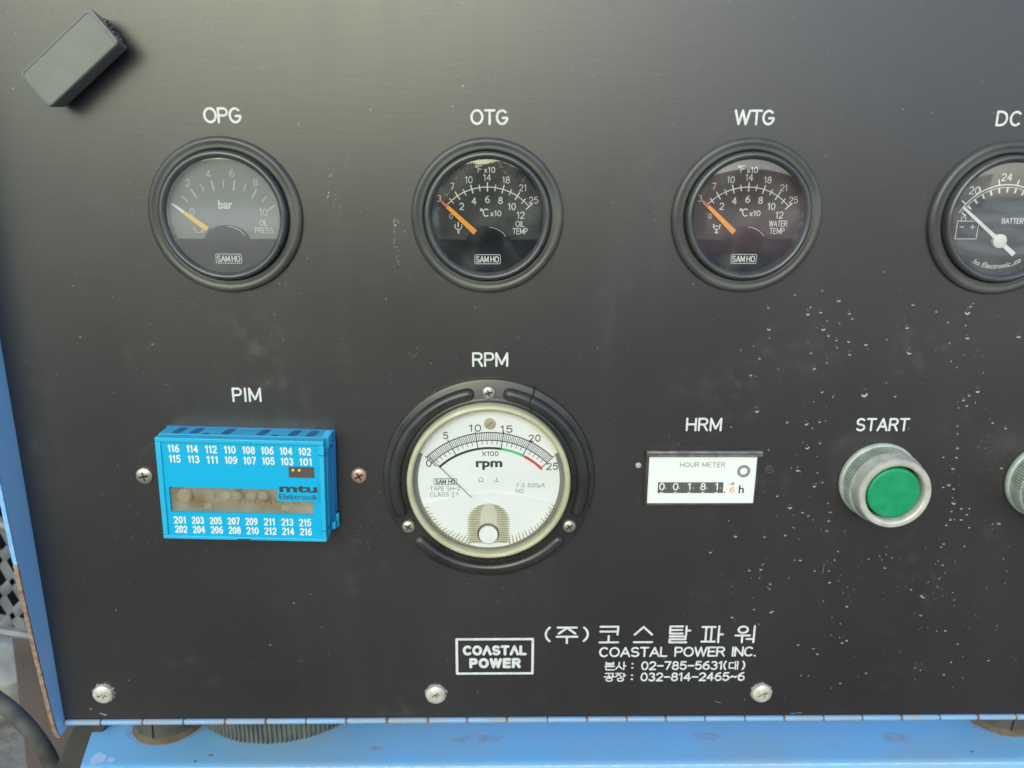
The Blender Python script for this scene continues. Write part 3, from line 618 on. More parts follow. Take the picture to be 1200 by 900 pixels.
# ================================================================== RPM meter
t = thing('rpm_meter', 'large round rpm meter with white dial in a cracked black flange with three screws', 'rpm meter', (-4.3, 0, -126.0))
b = MB()
b.lathe([(44.4, 0), (44.6, 1.0), (44.2, 2.0), (43.4, 2.4), (36.5, 2.7), (35.6, 3.0), (35.2, 3.4), (34.6, 3.4), (34.4, 0)], 128); b.build('flange', 'bezel_gloss', t, smooth=40)
cz = -.6; RR = 39.5
for a0, a1 in ((98.5, 202.5), (-22.5, 81.5), (218, 322)):
    b = MB(); P = []; rs = []; rt_ = 2.75
    end = [(.05, .5), (.3, 1.25), (.8, 1.94), (1.6, 2.5), (2.75, 2.75)]
    span = radians(a1-a0)*RR
    st_ = end+[(2.75+(span-5.5)*k/36, rt_) for k in range(1, 36)]+[(span-q_, w_) for q_, w_ in end[::-1]]
    for q_, w_ in st_:
        a = radians(a0)+q_/RR; P.append((RR*cos(a), 2.4, cz+RR*sin(a))); rs.append(w_)
    b.tube(P, rs, 14, flat=.95); b.build('ridge', 'bezel_gloss', t, smooth=60)
for a, rt in ((90, .3), (210, 1.0), (330, .6)):
    screw(t, RR*cos(radians(a)), cz+RR*sin(radians(a)), 2.9, 2.5, 'screw', rt, dome=1.5)
b = MB(); cr = [(19.0, 41.9), (18.2, 38.4), (16.8, 36.2), (16.4, 33.9), (17.4, 31.9), (17.2, 29.2)]
for i in range(len(cr)-1):
    hh = [2.6, 4.9, 5.1, 3.4, 3.5][i]
    (x0, z0), (x1, z1) = cr[i], cr[i+1]; b.tube([(x0, [2.5, 4.0, 5.1, 4.6, 3.2, 3.2][i], z0), (x1, [2.5, 4.0, 5.1, 4.6, 3.2, 3.2][i+1], z1)], .22, 6)
b.build('crack', 'shade', t)
gz = .8
b = MB(); b.lathe([(34.0, 2.2), (34.0, 6.6), (33.6, 7.6), (32.9, 8.0), (32.2, 7.9), (31.7, 7.3), (31.5, 4.0)], 128, 0, gz); b.build('rim', 'rim', t, smooth=50)
b = MB(); b.lathe([(33, 3.2), (33, 3.4)], 96, 0, gz, cap1=True); b.build('back_plate', 'ink_soft', t)
# dial plate: circle cut at the sides by darker wall
b = MB(); o_ = []
for k in range(97):
    a = 2*pi*k/96; o_.append((29.6*cos(a), gz+30.4*sin(a)))
b.prism(o_[:-1], 3.5, 4.0); b.build('dial', 'white', t)
b = MB(); o_ = [(31.2*cos(radians(a)), gz+31.2*sin(radians(a))) for a in range(22, 159, 4)]; i_ = [(24.0*cos(radians(a)), gz-1+24.6*sin(radians(a))) for a in range(158, 21, -4)]
b = MB(); b.lathe([(31.3, 3.7), (31.3, 4.4), (29.4, 4.3)], 80, 0, gz, a0=radians(24), a1=radians(156)); b.build('dial_rim', 'cream', t)
w = MB(); D = 4.02
def q(zx, zy): return ((zx-430)/8.92, gz-(zy-531)/8.92)
RC = -15.6+gz
def pol(r, a): return (.3+r*sin(radians(a)), RC+r*cos(radians(a)))
for r, ww in ((37.0, .42), (33.6, .38)): w.stroke([pol(r, -45+90*k/40) for k in range(41)], ww, D, .02)
w.stroke([pol(31.6, -45), pol(37.6, -45)], .36, D)
for k in range(1, 76):
    a = -45+90*k/75
    if k % 15 == 0: w.stroke([pol(30.4, a), pol(37.8, a)], .38, D)
    elif k % 3 == 0: w.stroke([pol(31.9, a), pol(36.9, a)], .26, D)
    else: w.stroke([pol(33.7, a), pol(36.8, a)], .22, D)
w.stroke([pol(30.2, -43+51.5*k/20) for k in range(21)], 1.0, D, .02)
for s_, zx, zy in (('0', 208, 460), ('5', 272, 352), ('10', 380, 323), ('15', 495, 327), ('20', 598, 362), ('25', 665, 472)):
    px, pz = q(zx, zy); put(w, s_, px, pz-1.4, 2.75, .42, D, width=(4.6 if len(s_) == 2 else 1.8) if s_ != '0' else 1.9, gap=.3)
px, pz = q(435, 422); put(w, 'X100', px, pz-1.0, 1.9, .3, D, width=6.6)
w.build('scale_print', 'ink', t, smooth=0)
b = MB(); b.stroke([pol(30.2, 8.8+19.8*k/10) for k in range(11)], 1.1, D, .03); b.build('green_band', 'green_ink', t, smooth=0)
b = MB(); b.stroke([pol(30.2, 29.2+16.3*k/10) for k in range(11)], 1.1, D, .03); b.build('red_band', 'red_ink', t, smooth=0)
font_text('rpm', t, 'ink', -5.4, 5.6, 5.0+gz, 9.0+gz, D, bold=.035)
b = MB(); o_ = rrect(9.6, 2.7, .4, 3, *q(268, 533)); o_.append(o_[0]); b.stroke(o_, .2, D)
put(b, 'SAM HO', q(268, 533)[0], q(268, 533)[1]-.85, 1.7, .34, D, width=8.0); b.build('maker_plate', 'ink', t, smooth=0)
b = MB(); put(b, 'TAPE SH-2', q(266, 560)[0], q(262, 560)[1]-.9, 1.7, .2, D, width=12.4); put(b, 'CLASS 2.5', q(264, 584)[0], q(262, 584)[1]-.9, 1.7, .2, D, width=12.0)
put(b, 'F.S 500uA', q(587, 547)[0], q(587, 547)[1]-.9, 1.7, .2, D, width=11.6); put(b, 'NO.', q(548, 570)[0], q(548, 570)[1]-.9, 1.7, .2, D, width=3.6)
for c_ in (400,): b.stroke([(x_, z_) for x_, z_ in [(q(c_, 525)[0]+a_, q(c_, 525)[1]+c2) for a_, c2 in arc(0, 0, .9, .8, -50, 230, 10)]], .22, D)
px, pz = q(400, 525); b.stroke([(px-1.1, pz-.9), (px+1.1, pz-.9)], .2, D); px, pz = q(459, 525); b.stroke([(px, pz+.9), (px, pz-.7)], .25, D); b.stroke([(px-.9, pz-.8), (px+.9, pz-.8)], .25, D)
b.build('small_print', 'ink_soft', t, smooth=0)
b = MB(); b.lathe([(2.3, 4.0), (2.3, 4.8), (1.9, 5.2), (.02, 5.25)], 20, *q(434, 305)); s_ = b.build('dial_screw', 'rim', t)
b = MB(); px, pz = q(434, 305); b.box(px-1.4, px+1.4, 5.1, 5.3, pz-.2, pz+.2, rot=.6); b.build('screw_slot', 'gasket', s_)
b = MB(); b.tube([(q(208, 430)[0], 4.9, q(208, 430)[1]), (q(366, 593)[0], 5.2, q(366, 593)[1])], .13, 6); b.build('pointer', 'ink', t)
# lower magnet cover: white plate with curved top, ribbed arch, ribs along the lower edge
b = MB()
top = [(16*sin(radians(a))*1.0, gz-5.6+(1.0*cos(radians(a*2.2)))-.4) for a in range(60, -61, -6)]
lo = [(29.3*cos(radians(a)), gz+30.1*sin(radians(a))) for a in range(199, 342, 4)]
b.prism(lo+[(27.6, gz-9.8)]+[(18, gz-7.6)]+top+[(-18, gz-7.6), (-27.6, gz-9.8)], 4.1, 4.5); b.build('magnet_cover', 'white', t, bevel=.15)
b = MB()
ax0, rx = -.2, 7.9
arch = [(ax0+rx*cos(radians(a)), gz-17.5+7.8*sin(radians(a))) for a in range(0, 181, 10)]
b.prism([(ax0+rx, gz-28)]+arch+[(ax0-rx, gz-28)], 4.6, 5.0); b.build('arch_plate', 'arch', t, bevel=.15)
for k in range(17):
    z = gz-10.8-k*1.03; e = max(0, (z-(gz-17.5))/7.8); hw = 8.3*math.sqrt(max(.05, 1-e*e))
    b = MB()
    for sgn in (-1, 1):
        b.tube([(ax0+sgn*(hw*.42), 5.0, z+.25), (ax0+sgn*hw*.75, 5.15, z), (ax0+sgn*(hw+.6), 5.0, z-.1)], [.22, .32, .16], 6)
    b.build('rib', 'rib', t)
for k in range(44):
    a = radians(203+134*k/43); 
    if abs(cos(a)*29) < 8.5: continue
    r0, r1 = 30.6, 27.6-2.2*max(0, -sin(a)-.72)/.28 + .6*(k % 2); b = MB()
    b.tube([(r0*cos(a), 4.7, gz+r0*sin(a)), (r1*cos(a+.03), 4.7, gz+r1*sin(a+.03))], [.3, .1], 6); b.build('rib', 'rib', t)
px, pz = q(427, 740)
b = MB(); b.lathe([(4.7, 4.9), (4.7, 5.3), (4.2, 5.35)], 32, px, pz, cap1=True); b.build('knob_seat', 'gasket', t)
b = MB(); b.lathe([(4.0, 5.2), (4.0, 6.6), (3.6, 7.0), (.02, 7.1)], 32, px+.1, pz-.1); b.build('zero_knob', 'white', t)
b = MB(); b.lathe([(32.0, 6.2), (31.8, 7.0), (24, 7.5), (12, 7.8), (.02, 7.9)], 96, 0, gz); b.build('glass', 'glass_clean', t)

# ================================================================== blue module
t = thing('relay_module', 'bright cyan plastic relay module with numbered terminals and a dusty window, tilted in the panel', 'relay module', (-103.0, 0, -125.0), rot=radians(-1.5))
W2, H2 = 33.2, 21.8
b = MB(); b.box(-34.7, 34.4, -1, .8, -22.4, 22.1); b.build('rear_flange', 'blue_rear', t, bevel=.4)
b = MB(); b.box(-34.3, 32.9, .8, 9.69, -22.0, 21.75); b.build('body', 'cyan', t, bevel=.5)
b = MB(); b.box(-34.2, 34.4, 3.2, 4.6, -18.0, 16); b.box(-34.0, 34.9, .9, 3.0, -13, 18.0); b.build('side_rail', 'blue_rear', t, bevel=.3)
# front frame with an opening
b = MB()
x0, x1, z0, z1 = -34.0, 32.6, -22.2, 21.6
b.box(x0, x1, 9.7, 14, z1-1.9, z1); b.box(x0, x1, 9.7, 14, z0, z0+1.5); b.box(x0, x0+2.2, 9.7, 13.96, z0+1.5, z1-1.9); b.box(x1-1.9, x1, 9.7, 13.96, z0+1.5, z1-1.9)
b.build('front_frame', 'cyan', t, bevel=.35)
for zz in (15.6, -17.2):
    b = MB(); b.box(x1-1.9, x1+.25, 3, 14.1, zz-.18, zz+.18); b.build('seam', 'blue_deep', t)
b = MB()
wx0, wx1, wz0, wz1 = -30.2, 27.6, -10.4, .4
fx0, fx1, fz0, fz1 = x0+2.2, x1-1.9, z0+1.5, z1-1.9
b.box(fx0, fx1, 9.7, 13.3, wz1, fz1); b.box(fx0, fx1, 9.7, 13.3, fz0, wz0); b.box(fx0, wx0, 9.7, 13.3, wz0, wz1); b.box(wx1, fx1, 9.7, 13.3, wz0, wz1)
b.build('label_face', 'cyan_face', t)
b = MB(); b.box(wx0, wx1, 9.65, 10.0, wz0, wz1); bd = b.build('circuit_board', 'pcb', t)
rr = random.Random(5)
b = MB(); b.lathe([(3.2, 10), (3.1, 11.5), (2.4, 12.1), (.02, 12.2)], 20, -25.0, -4.2); b.build('capacitor', 'comp', bd)
for xx in (-8.2, -3.6, 2.0, 7.0):
    b = MB(); b.lathe([(2.0, 10), (2.0, 11.6), (1.4, 12.2), (.02, 12.3)], 16, xx, -3.8+rr.uniform(-.4, .4)); b.build('capacitor', 'comp', bd)
for k in range(8):
    b = MB(); x_ = -4.5+k*2.1; b.box(x_, x_+1.2, 10, 11.3, -6.6, -5.8, rot=rr.uniform(-.3, .3)); b.build('pin', 'gold', bd)
for xx in (-16.0, 15.5):
    b = MB(); b.box(xx-1.5, xx+1.5, 10, 11.0, -9.6, -7.4); b.build('chip', 'comp', bd)
b = MB()
for k in range(12): b.box(-20.5+k*.85, -20.0+k*.85, 10, 10.6, -6.8, -5.9)
for k in range(5): b.box(-14.5+k*.2, -13.4+k*.2, 10, 10.8, -4.8+k*.4, -4.6+k*.4)
b.build('pin_row', 'gold', bd)
b = MB(); b.box(wx0+.2, wx1-.2, 12.4, 12.9, wz0+.1, wz1-.1); b.build('window', glass_material('dusty_window', tint=(1, .95, .82), rough=.1, k=1.6, dirt=.38, dlo=.2), t)
b = MB(); b.box(13.2, 29.9, 13.32, 13.6, -4.6, 4.0); b.build('logo_tab', 'cyan_face', t)
font_text('mtu', t, 'dark_logo', 14.2, 29.4, -.6, 2.5, 13.62, bold=.035, name='logo_lettering'); font_text('Elektronik', t, 'dark_logo', 14.0, 29.6, -3.7, -1.4, 13.62, bold=.004, name='logo_lettering')
b = MB(); b.box(18.2, 28.4, 13.32, 13.5, 5.8, 10.4); lw_ = b.build('led_window', 'led_win', t)
for xx in (20.0, 22.5):
    b = MB(); b.lathe([(.6, 13.5), (.5, 13.8), (.02, 13.9)], 10, xx, 9.0); b.build('led', 'led', lw_)
def nums(rows, x_first, dx, z):
    b = MB()
    for i, s_ in enumerate(rows): put(b, s_, x_first+i*dx, z, 2.75, .56, 13.32, width=4.5 if '11' not in s_ else 4.1, gap=.34)
    b.build('numbers', 'print', t, smooth=0)
nums(['116', '114', '112', '110', '108', '106', '104', '102'], -27.0, 7.42, 15.6)
nums(['115', '113', '111', '109', '107', '105', '103', '101'], -26.8, 7.42, 11.2)
nums(['201', '203', '205', '207', '209', '211', '213', '215'], -26.9, 7.26, -15.3)
nums(['202', '204', '206', '208', '210', '212', '214', '216'], -26.7, 7.26, -19.4)
MT['print'] = MT['print']
# top slots
for xx in (-27.2, -20.2, -7.6, 6.6, 19.2, 26.4):
    b = MB(); vs = []; n = 16
    for k in range(n):
        a = 2*pi*k/n; cx_ = .9*cos(a); ch = 1.0 if sin(a) >= 0 else -1.0
        vs.append((xx+1.9*cos(a)-ch*.5, 5.0+ch*2.3+1.4*sin(a)))
    b.add([(x_, h_, 21.70) for x_, h_ in vs]+[(x_, h_, 21.80) for x_, h_ in vs], [tuple(range(n)), tuple(range(n, 2*n))]+[(i, (i+1) % n, (i+1) % n+n, i+n) for i in range(n)])
    b.build('slot', 'blue_deep', t)
for xx in (-15.6, 12.0):
    b = MB(); b.box(xx-1.3, xx+1.3, 7.4, 9.2, 21.6, 21.8); b.build('slot', 'blue_deep', t)
b = MB(); b.lathe([(2.6, 0), (2.6, .1), (2.3, .1)], 24, 0, 0); b.v = [(x_-.2+0, z_*.8+5.2, 21.72+h_) for x_, h_, z_ in b.v]; b.build('mould_mark', 'cyan_face', t)
for k in range(6):
    b = MB(); b.box(30.9, 33.6, 1.6+k*1.35, 2.2+k*1.35, 17.0, 22.0); b.build('fin', 'cyan', t, bevel=.15)
b = MB(); b.box(-3.6, 1.6, 13.9, 14.1, -21.9, -21.5); b.build('latch_slot', 'ink', t)
b = MB(); b.box(33.3, 35.6, 1.0, 3.4, -20.5, -14.5); b.box(33.3, 35.0, 4.0, 7.5, -19.5, -16.5); b.build('clip', 'cyan', t, bevel=.3)

# ================================================================== hour meter
t = thing('hour_meter', 'small rectangular hour meter with white face and counter reading 00181.6 h', 'hour meter', (85.7, 0, -126.0))
b = MB(); b.box(-24.0, 23.0, 0, .9, -11.6, 13.2); b.build('housing', 'housing', t, bevel=.3)
b = MB(); b.box(-24.2, 24.6, .9, 3.0, 11.0, 13.4); b.build('top_lip', 'lip', t, bevel=.35)
b = MB(); b.box(-24.4, 24.8, 1.2, 3.15, 12.2, 12.5); b.build('lip_groove', 'housing', t)
b = MB(); b.box(-22.9, 22.7, .9, 1.8, -10.4, 10.6); b.build('face', 'face', t, bevel=.2)
b = MB(); b.box(-23.7, -22.95, .9, 2.3, -11.2, 11.0); b.box(22.75, 23.2, .9, 2.2, -11.2, 11.0); b.box(-22.95, 22.75, .9, 2.2, -11.2, -10.45); b.build('rim', 'housing', t, bevel=.12)
# picture -> face: zoom px 200..1045 = 45.6 mm, 365..730 = 21 mm
def hq(zx, zy): return (-22.9+(zx-200)/845*45.6, 10.6-(zy-365)/365*21.0)
D = 1.82
b = MB(); put(b, 'HOUR METER', hq(620, 425)[0], hq(620, 441)[1], 1.9, .26, D, width=18.8, gap=.3); b.build('lettering', 'ink_soft', t, smooth=0)
font_text('h', t, 'ink', hq(920, 0)[0], hq(960, 0)[0], hq(0, 648)[1], hq(0, 585)[1], D, bold=.015)
b = MB(); px, pz = hq(946, 475); b.lathe([(2.75, 1.8), (2.75, 1.95), (1.6, 1.95), (1.6, 1.8)], 28, px, pz); b.build('ring', 'ink_soft', t)
x0_, z1_ = hq(280, 562); x1_, z0_ = hq(795, 647)
b = MB(); b.box(x0_, x1_, 1.78, 1.88, z0_, z1_); cw = b.build('counter_window', 'drum', t)
for k, s_ in enumerate('00181'):
    b = MB(); px, pz = hq(312+k*108, 595); put(b, s_, px, pz-1.45, 2.9, .5, 1.9, width=1.9 if s_ != '1' else 1.0)
    nx_ = str((int(s_)+1) % 10); 
    b.stroke([(px-.5, z0_+.35), (px+.5, z0_+.35)], .3, 1.9); b.stroke([(px+1.5, pz-.7), (px+1.8, pz-.7)], .25, 1.9); b.build('digit', 'print', cw, smooth=0)
for k in range(1, 5):
    b = MB(); px = hq(312+k*108-54, 0)[0]; b.box(px-.08, px+.08, 1.88, 1.93, z0_, z1_); b.build('drum_gap', 'ink', cw)
b = MB(); px, pz = hq(868, 610); b.box(px-1.9, px+1.9, 1.78, 1.9, pz-2.4, pz+2.4); dw = b.build('tenths_window', 'drum_w', t)
b = MB(); put(b, '6', px, pz-1.7, 2.4, .42, 1.92, width=1.6); b.build('digit', 'orange_dig', dw, smooth=0)
b = MB(); put(b, '5', px, pz+1.7, .8, .25, 1.92, width=1.4); b.stroke([(px-1.7, pz+1.9), (px-1.0, pz+2.1)], .2, 1.92); b.build('digit', 'ink_soft', dw, smooth=0)
b = MB(); px, pz = hq(808, 640); b.lathe([(.35, 1.8), (.3, 1.9), (.02, 1.92)], 8, px, pz); b.build('decimal_point', 'ink', t)

# ================================================================== push buttons
def button(name, label, x, z, capm):
    t = thing(name, label, 'push button', (x, 0, z), 'round push buttons on the right')
    b = MB(); b.lathe([(16.6, 0), (16.9, .5), (16.8, 1.8), (16.2, 2.5), (15.4, 2.6)], 72); b.build('base_ring', 'zinc', t, smooth=50)
    b = MB(); n = 84; k2 = n*2; rows = []
    prof_ = [(15.7, 2.4, 0), (15.8, 2.9, .34), (15.75, 9.6, .34), (15.6, 10.0, 0)]
    vs = []; fs = []
    for r, h, d in prof_:
        for i in range(k2):
            a = 2*pi*i/k2; q_ = r+(d if i % 2 else -d); vs.append((q_*cos(a), h, q_*sin(a)))
    for j in range(len(prof_)-1):
        for i in range(k2): fs.append((j*k2+i, j*k2+(i+1) % k2, (j+1)*k2+(i+1) % k2, (j+1)*k2+i))
    b.add(vs, fs); b.build('knurled_collar', 'zinc', t, smooth=0)
    b = MB(); b.lathe([(15.5, 9.9), (15.3, 10.5), (15.1, 14.4), (14.9, 15.4), (14.4, 16.0), (13.2, 16.1), (12.4, 15.9), (12.0, 15.3), (11.9, 8.0)], 96); b.build('front_ring', 'zinc_ring', t, smooth=45)
    b = MB(); b.lathe([(11.9, 9.5), (.02, 9.5)], 48); b.build('well', 'hole', t)
    b = MB(); b.lathe([(10.9, 9.6), (10.9, 13.9), (10.7, 14.5), (10.2, 14.8), (9.4, 14.85), (.02, 14.75)], 72); b.build('cap', capm, t, smooth=50)
    return t
button('push_button', 'green push button in a knurled pale metal collar, under the word START', 161.3, -126.4, 'green')
button('push_button', 'knurled push button collar cut off by the right edge of the picture', 232.8, -126.4, 'red')

# ================================================================== grey plastic cap, upper left
ang = radians(38.5)
t = thing('plastic_block', 'small slanted grey plastic block with a broken end, upper left corner of the panel', 'plastic block', (-151.2, 0, 37.2), rot=ang)
b = MB()
oo = rrect(35.6, 14.6, 1.7, 4); n = len(oo)
lay_ = [(0.97, .95, 2.6), (.985, .98, 6), (1.0, 1.0, 10.8), (.99, .98, 11.7), (.965, .94, 12.0), (.945, .885, 12.0), (.93, .865, 11.75)]
vs = []
for sx, sz, h in lay_:
    for x_, z_ in oo:
        e = 0
        if h < 8 and x_ > 16: e = noise.noise(Vector((x_, z_*1.3, h)))*1.2+.8
        vs.append((x_*sx-e*.8, h+(e*.6 if h < 5 else 0), z_*sz))
fs = [tuple(range(n))[::-1], tuple(range((len(lay_)-1)*n, len(lay_)*n))]
for j in range(len(lay_)-1):
    for i in range(n): fs.append((j*n+i, j*n+(i+1) % n, (j+1)*n+(i+1) % n, (j+1)*n+i))
b.add(vs, fs); b.build('shell', 'cap', t, smooth=40)
rr = random.Random(11); b = MB()
for k in range(16):                                            # torn plastic on the right end
    z_ = -5.0+k*.6; l_ = rr.uniform(.5, 2.4); h_ = rr.uniform(3.2, 9)
    b.prism([(16.6, z_-.5), (17.2+l_*.45, z_-.2+rr.uniform(-.3, .3)), (17.0+l_*.3, z_+.4), (16.6, z_+.6)], h_-1.2, h_+rr.uniform(.2, 1.4))
b.build('torn_end', 'cap', t, smooth=0)
b = MB(); b.box(-10, 10, 0, 2.7, -4.0, 4.0); b.build('adhesive_pad', 'blackbar', t, bevel=.4)

# ================================================================== marks on the panel: water drops, dust crumbs
drops = [(947,365,2),(995,366,1.4),(901,384,1.6),(962,364,1.5),(965,384,1.8),(980,397,1.2),(999,372,1.2),(1015,402,1.8),(1063,382,1.8),(1066,411,2.2),(1070,356,1.2),
 (996,413,1.6),(954,430,1.5),(1013,459,3.0),(963,458,1.3),(976,465,1.0),(1049,463,1.2),(887,480,1.7),(945,495,1.8),(946,523,1.8),(961,518,1.1),(935,549,2.0),(958,554,1.0),(954,568,1.7),
 (926,593,1.9),(972,600,1.0),(971,609,1.3),(969,621,1.2),(1134,364,2.2),(1134,394,2.0),(1194,392,2.2),(1146,456,2.2),(1133,474,1.4),(1136,462,1.2),(1122,498,1.1),(1122,508,1.0),(1122,524,1.3),
 (1121,535,1.2),(1112,567,1.5),(1118,588,2.0),(1109,614,1.3),(1171,612,1.6),(920,626,1.2),(947,603,1.2),(862,627,1.6),(896,628,1.2),(1106,636,1.1),(1103,641,1.0),
 (978,656,1.0),(1130,640,1.0),(884,713,1.2),(902,690,1.0),(903,716,1.4),(858,722,1.2),(1079,720,1.2),(1018,655,1.0),(1037,664,1.3),(1068,690,1.1),(1082,698,1.6),(955,668,1.1),(938,655,1.4),(1101,678,.9),(982,646,1.0)]
rq = random.Random(31)
for _ in range(70):
    drops.append((rq.choice((rq.gauss(960, 22), rq.gauss(1120, 14), rq.gauss(900, 30), rq.uniform(850, 1190))), rq.uniform(345, 800), rq.uniform(.6, 1.3)))
for x_, y0_, y1_, n_ in ((1119, 470, 620, 16), (985, 640, 800, 16), (1106, 600, 740, 12), (893, 600, 720, 12), (948, 470, 640, 12), (1078, 640, 800, 12), (975, 350, 470, 10), (1135, 350, 480, 8), (1171, 480, 700, 10), (1040, 640, 720, 8)):
    for _ in range(n_): drops.append((x_+rq.gauss(0, 6)+8*sin(_*1.7), rq.uniform(y0_, y1_), rq.choice((.4, .5, .6, .8, 1.3))))
drops = [d for d in drops if not (hypot(d[0]-1036, d[1]-568) < 60 or d[0] < 900 and 515 < d[1] < 600 or d[1] > 725 and d[0] < 895)]
def unp(px, py):      # where a point of the photograph lies on the plate (mm)
    d = fw*920+r2*(px-600)+u2*(450-py); s_ = 310/d.y; return d.x*s_, d.z*s_
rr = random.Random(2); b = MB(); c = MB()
for px, py, s_ in drops:
    x, z = unp(px, py); s_ *= 1.2; r = s_*.42; el = rr.uniform(1.05, 1.5)
    b.lathe([(r, 0), (r*.92, r*.22), (r*.6, r*.42), (.01, r*.5)], 12, 0, 0)
    k = 4*12
    b.v[-k:] = [(x+a, h, z+c_*el) for a, h, c_ in b.v[-k:]]
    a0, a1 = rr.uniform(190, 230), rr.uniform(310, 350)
    if s_ > 1.25: c.stroke([(x+a, z+q_) for a, q_ in arc(0, -r*.15, r*.8, r*el*.8, a0+10, a1-10, 6)], max(.22, s_*.22), 0.02, .12)  # pale arcs paint the light refracted in the larger drops
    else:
        k2_ = len(c.v); c.lathe([(r*.62, 0), (r*.5, .1), (.01, .16)], 7, x, z-r*.3)  # small drops get a pale dot as their painted glint
rel_off = (25, -95)
t = b.build('water_drops', 'drop', kind='stuff'); t['label'] = 'small clear water drops clinging to the right half of the black panel'; t['category'] = 'water drops'
t = c.build('drop_glints', 'lime', kind='stuff'); t['label'] = 'pale crescents and dots painted as light glints in the drops on the right half of the panel'; t['category'] = 'drop glints'
# crumbs of dust and lime
b = MB()
def crumb(x, z, r):
    n = 5; a0 = rr.uniform(0, 6)
    pts_ = [(x+r*rr.uniform(.5, 1.2)*cos(a0+2*pi*k/n), z+r*rr.uniform(.5, 1.2)*sin(a0+2*pi*k/n)) for k in range(n)]
    b.prism(pts_, 0.0, rr.uniform(.04, .15))
for k in range(300):
    px, py = rr.uniform(15, 1195), rr.uniform(10, 830); x, z = unp(px, py)
    crumb(x, z, abs(rr.gauss(.1, .1))+.06)
for cx_, cy_, sx_, sy_, n_ in ((395, 235, 8, 26, 46), (405, 185, 14, 26, 40), (388, 205, 5, 8, 20), (467, 285, 6, 30, 26), (850, 200, 30, 60, 16), (790, 240, 12, 50, 18), (430, 610, 45, 40, 70), (1140, 720, 30, 40, 30), (860, 690, 40, 50, 45), (1160, 540, 20, 40, 30), (800, 515, 45, 12, 24), (650, 300, 25, 30, 18), (1000, 640, 60, 60, 40), (130, 640, 60, 60, 26), (470, 420, 30, 18, 10), (1100, 250, 20, 60, 18)):
    for k in range(n_):
        x, z = unp(rr.gauss(cx_, sx_*.6), rr.gauss(cy_, sy_*.6)); crumb(x, z, abs(rr.gauss(.06, .09))+.05)
tm = MB()
def trail(pts_, w_):
    global b
    b, keep = tm, b
    P = [unp(*p_) for p_ in pts_]
    for (xa, za), (xb, zb) in zip(P, P[1:]):
        n_ = max(2, int(hypot(xb-xa, zb-za)/.28))
        for k in range(n_):
            if rr.random() < .2: continue
            u = k/n_; crumb(xa+(xb-xa)*u+rr.gauss(0, .14), za+(zb-za)*u+rr.gauss(0, .14), w_*rr.uniform(.2, .75))
    b = keep
trail([(463, 256), (461, 261), (464, 265), (467, 260), (463, 256)], .45); trail([(462, 268), (463, 278), (461, 290)], .28); trail([(464, 300), (470, 312), (473, 318)], .22); trail([(480, 326), (484, 329)], .22)
trail([(385, 225), (383, 235)], .4); trail([(388, 204), (386, 209)], .35); trail([(478, 413), (486, 418), (492, 410)], .2); trail([(118, 836), (126, 838)], .5); trail([(105, 830), (109, 832)], .5)
trail([(966, 660), (964, 672)], .25)
trail([(700, 408), (703, 410)], .3); trail([(888, 731), (892, 733)], .3); trail([(838, 822), (846, 824)], .3); trail([(927, 836), (940, 835)], .35)
t = tm.build('drip_traces', 'lime', smooth=0, kind='stuff'); t['label'] = 'thin white dried drip traces on the black panel, the longest left of the OTG gauge'; t['category'] = 'drip traces'
t = b.build('dust_crumbs', 'dust', smooth=0, kind='stuff'); t['label'] = 'scattered white crumbs of dust and lime stuck on the black panel'; t['category'] = 'dust'

# ================================================================== below and behind the panel
b = MB(); b.prism([(-198, 0), (400, 0), (400, 1), (-198, 1)], 0, 1)
b = MB()
def shelf():
    b = MB(); zt = -275.0; yf = -5.0; xl = -199.0; n = 24
    # top face with rounded front edge, then front face; left edge runs back obliquely
    prof_ = [(-260, zt), (-9, zt), (-6.6, zt-.15), (-5.4, zt-.8), (-5.0, zt-2.2), (-5.0, zt-60), (-8, zt-60)]
    vs = []
    for h, z in prof_:
        xa = xl-(-(h)-5)*.27
        vs += [(xa, h, z), (520, h, z)]
    b.add(vs, [(2*i, 2*i+1, 2*i+3, 2*i+2) for i in range(len(prof_)-1)])
    b.prism([(xl-.5, zt-60), (xl-.1, zt-60), (xl-.1, zt-.5), (xl-.5, zt-.5)], -200, -5.2)
    t = thing('base_frame', 'light blue painted steel base frame running under the control panel, with rust stains', 'base frame', (0, 0, 0))
    b.build('top_plate', 'blue_shelf', t, smooth=60)
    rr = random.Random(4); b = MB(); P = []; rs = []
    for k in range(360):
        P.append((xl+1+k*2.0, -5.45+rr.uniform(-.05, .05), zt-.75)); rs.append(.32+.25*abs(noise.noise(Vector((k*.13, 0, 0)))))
    b.tube(P, rs, 6); b.build('edge_highlight', 'edge_white', t)  # pale line paints a highlight along the front edge
    for cx_, h_, rx_, ry_, m_ in ((-196+3, -11, 3.2, 4.5, 'edge_white'), (-187, -10.5, 2.2, 1.6, 'edge_white'), (-140, -13, 1.5, .8, 'rust'), (-146, -9, 1.0, .6, 'rust'), (-76, -10, 1.2, .6, 'stain'), (-60, -17, 4, 1.4, 'stain'), (105, -24, 9, 3, 'stain'), (-10, -23, 14, 2.5, 'stain'), (200, -22, 8, 3.5, 'stain'), (233, -12, 1.2, .8, 'rust')):
        b = MB(); n_ = 26; q_ = rr.uniform(0, 9)
        vs = [(cx_+rx_*cos(a)*(1+.6*noise.noise(Vector((cos(a)*1.4, sin(a)*1.4, q_)))), h_+ry_*sin(a)*(1+.6*noise.noise(Vector((cos(a)*1.4, sin(a)*1.4, q_+5)))), zt+.06) for a in [2*pi*k/n_ for k in range(n_)]]
        b.add(vs, [tuple(range(n_))]); b.build('paint_stain', m_, t, smooth=0)
shelf()
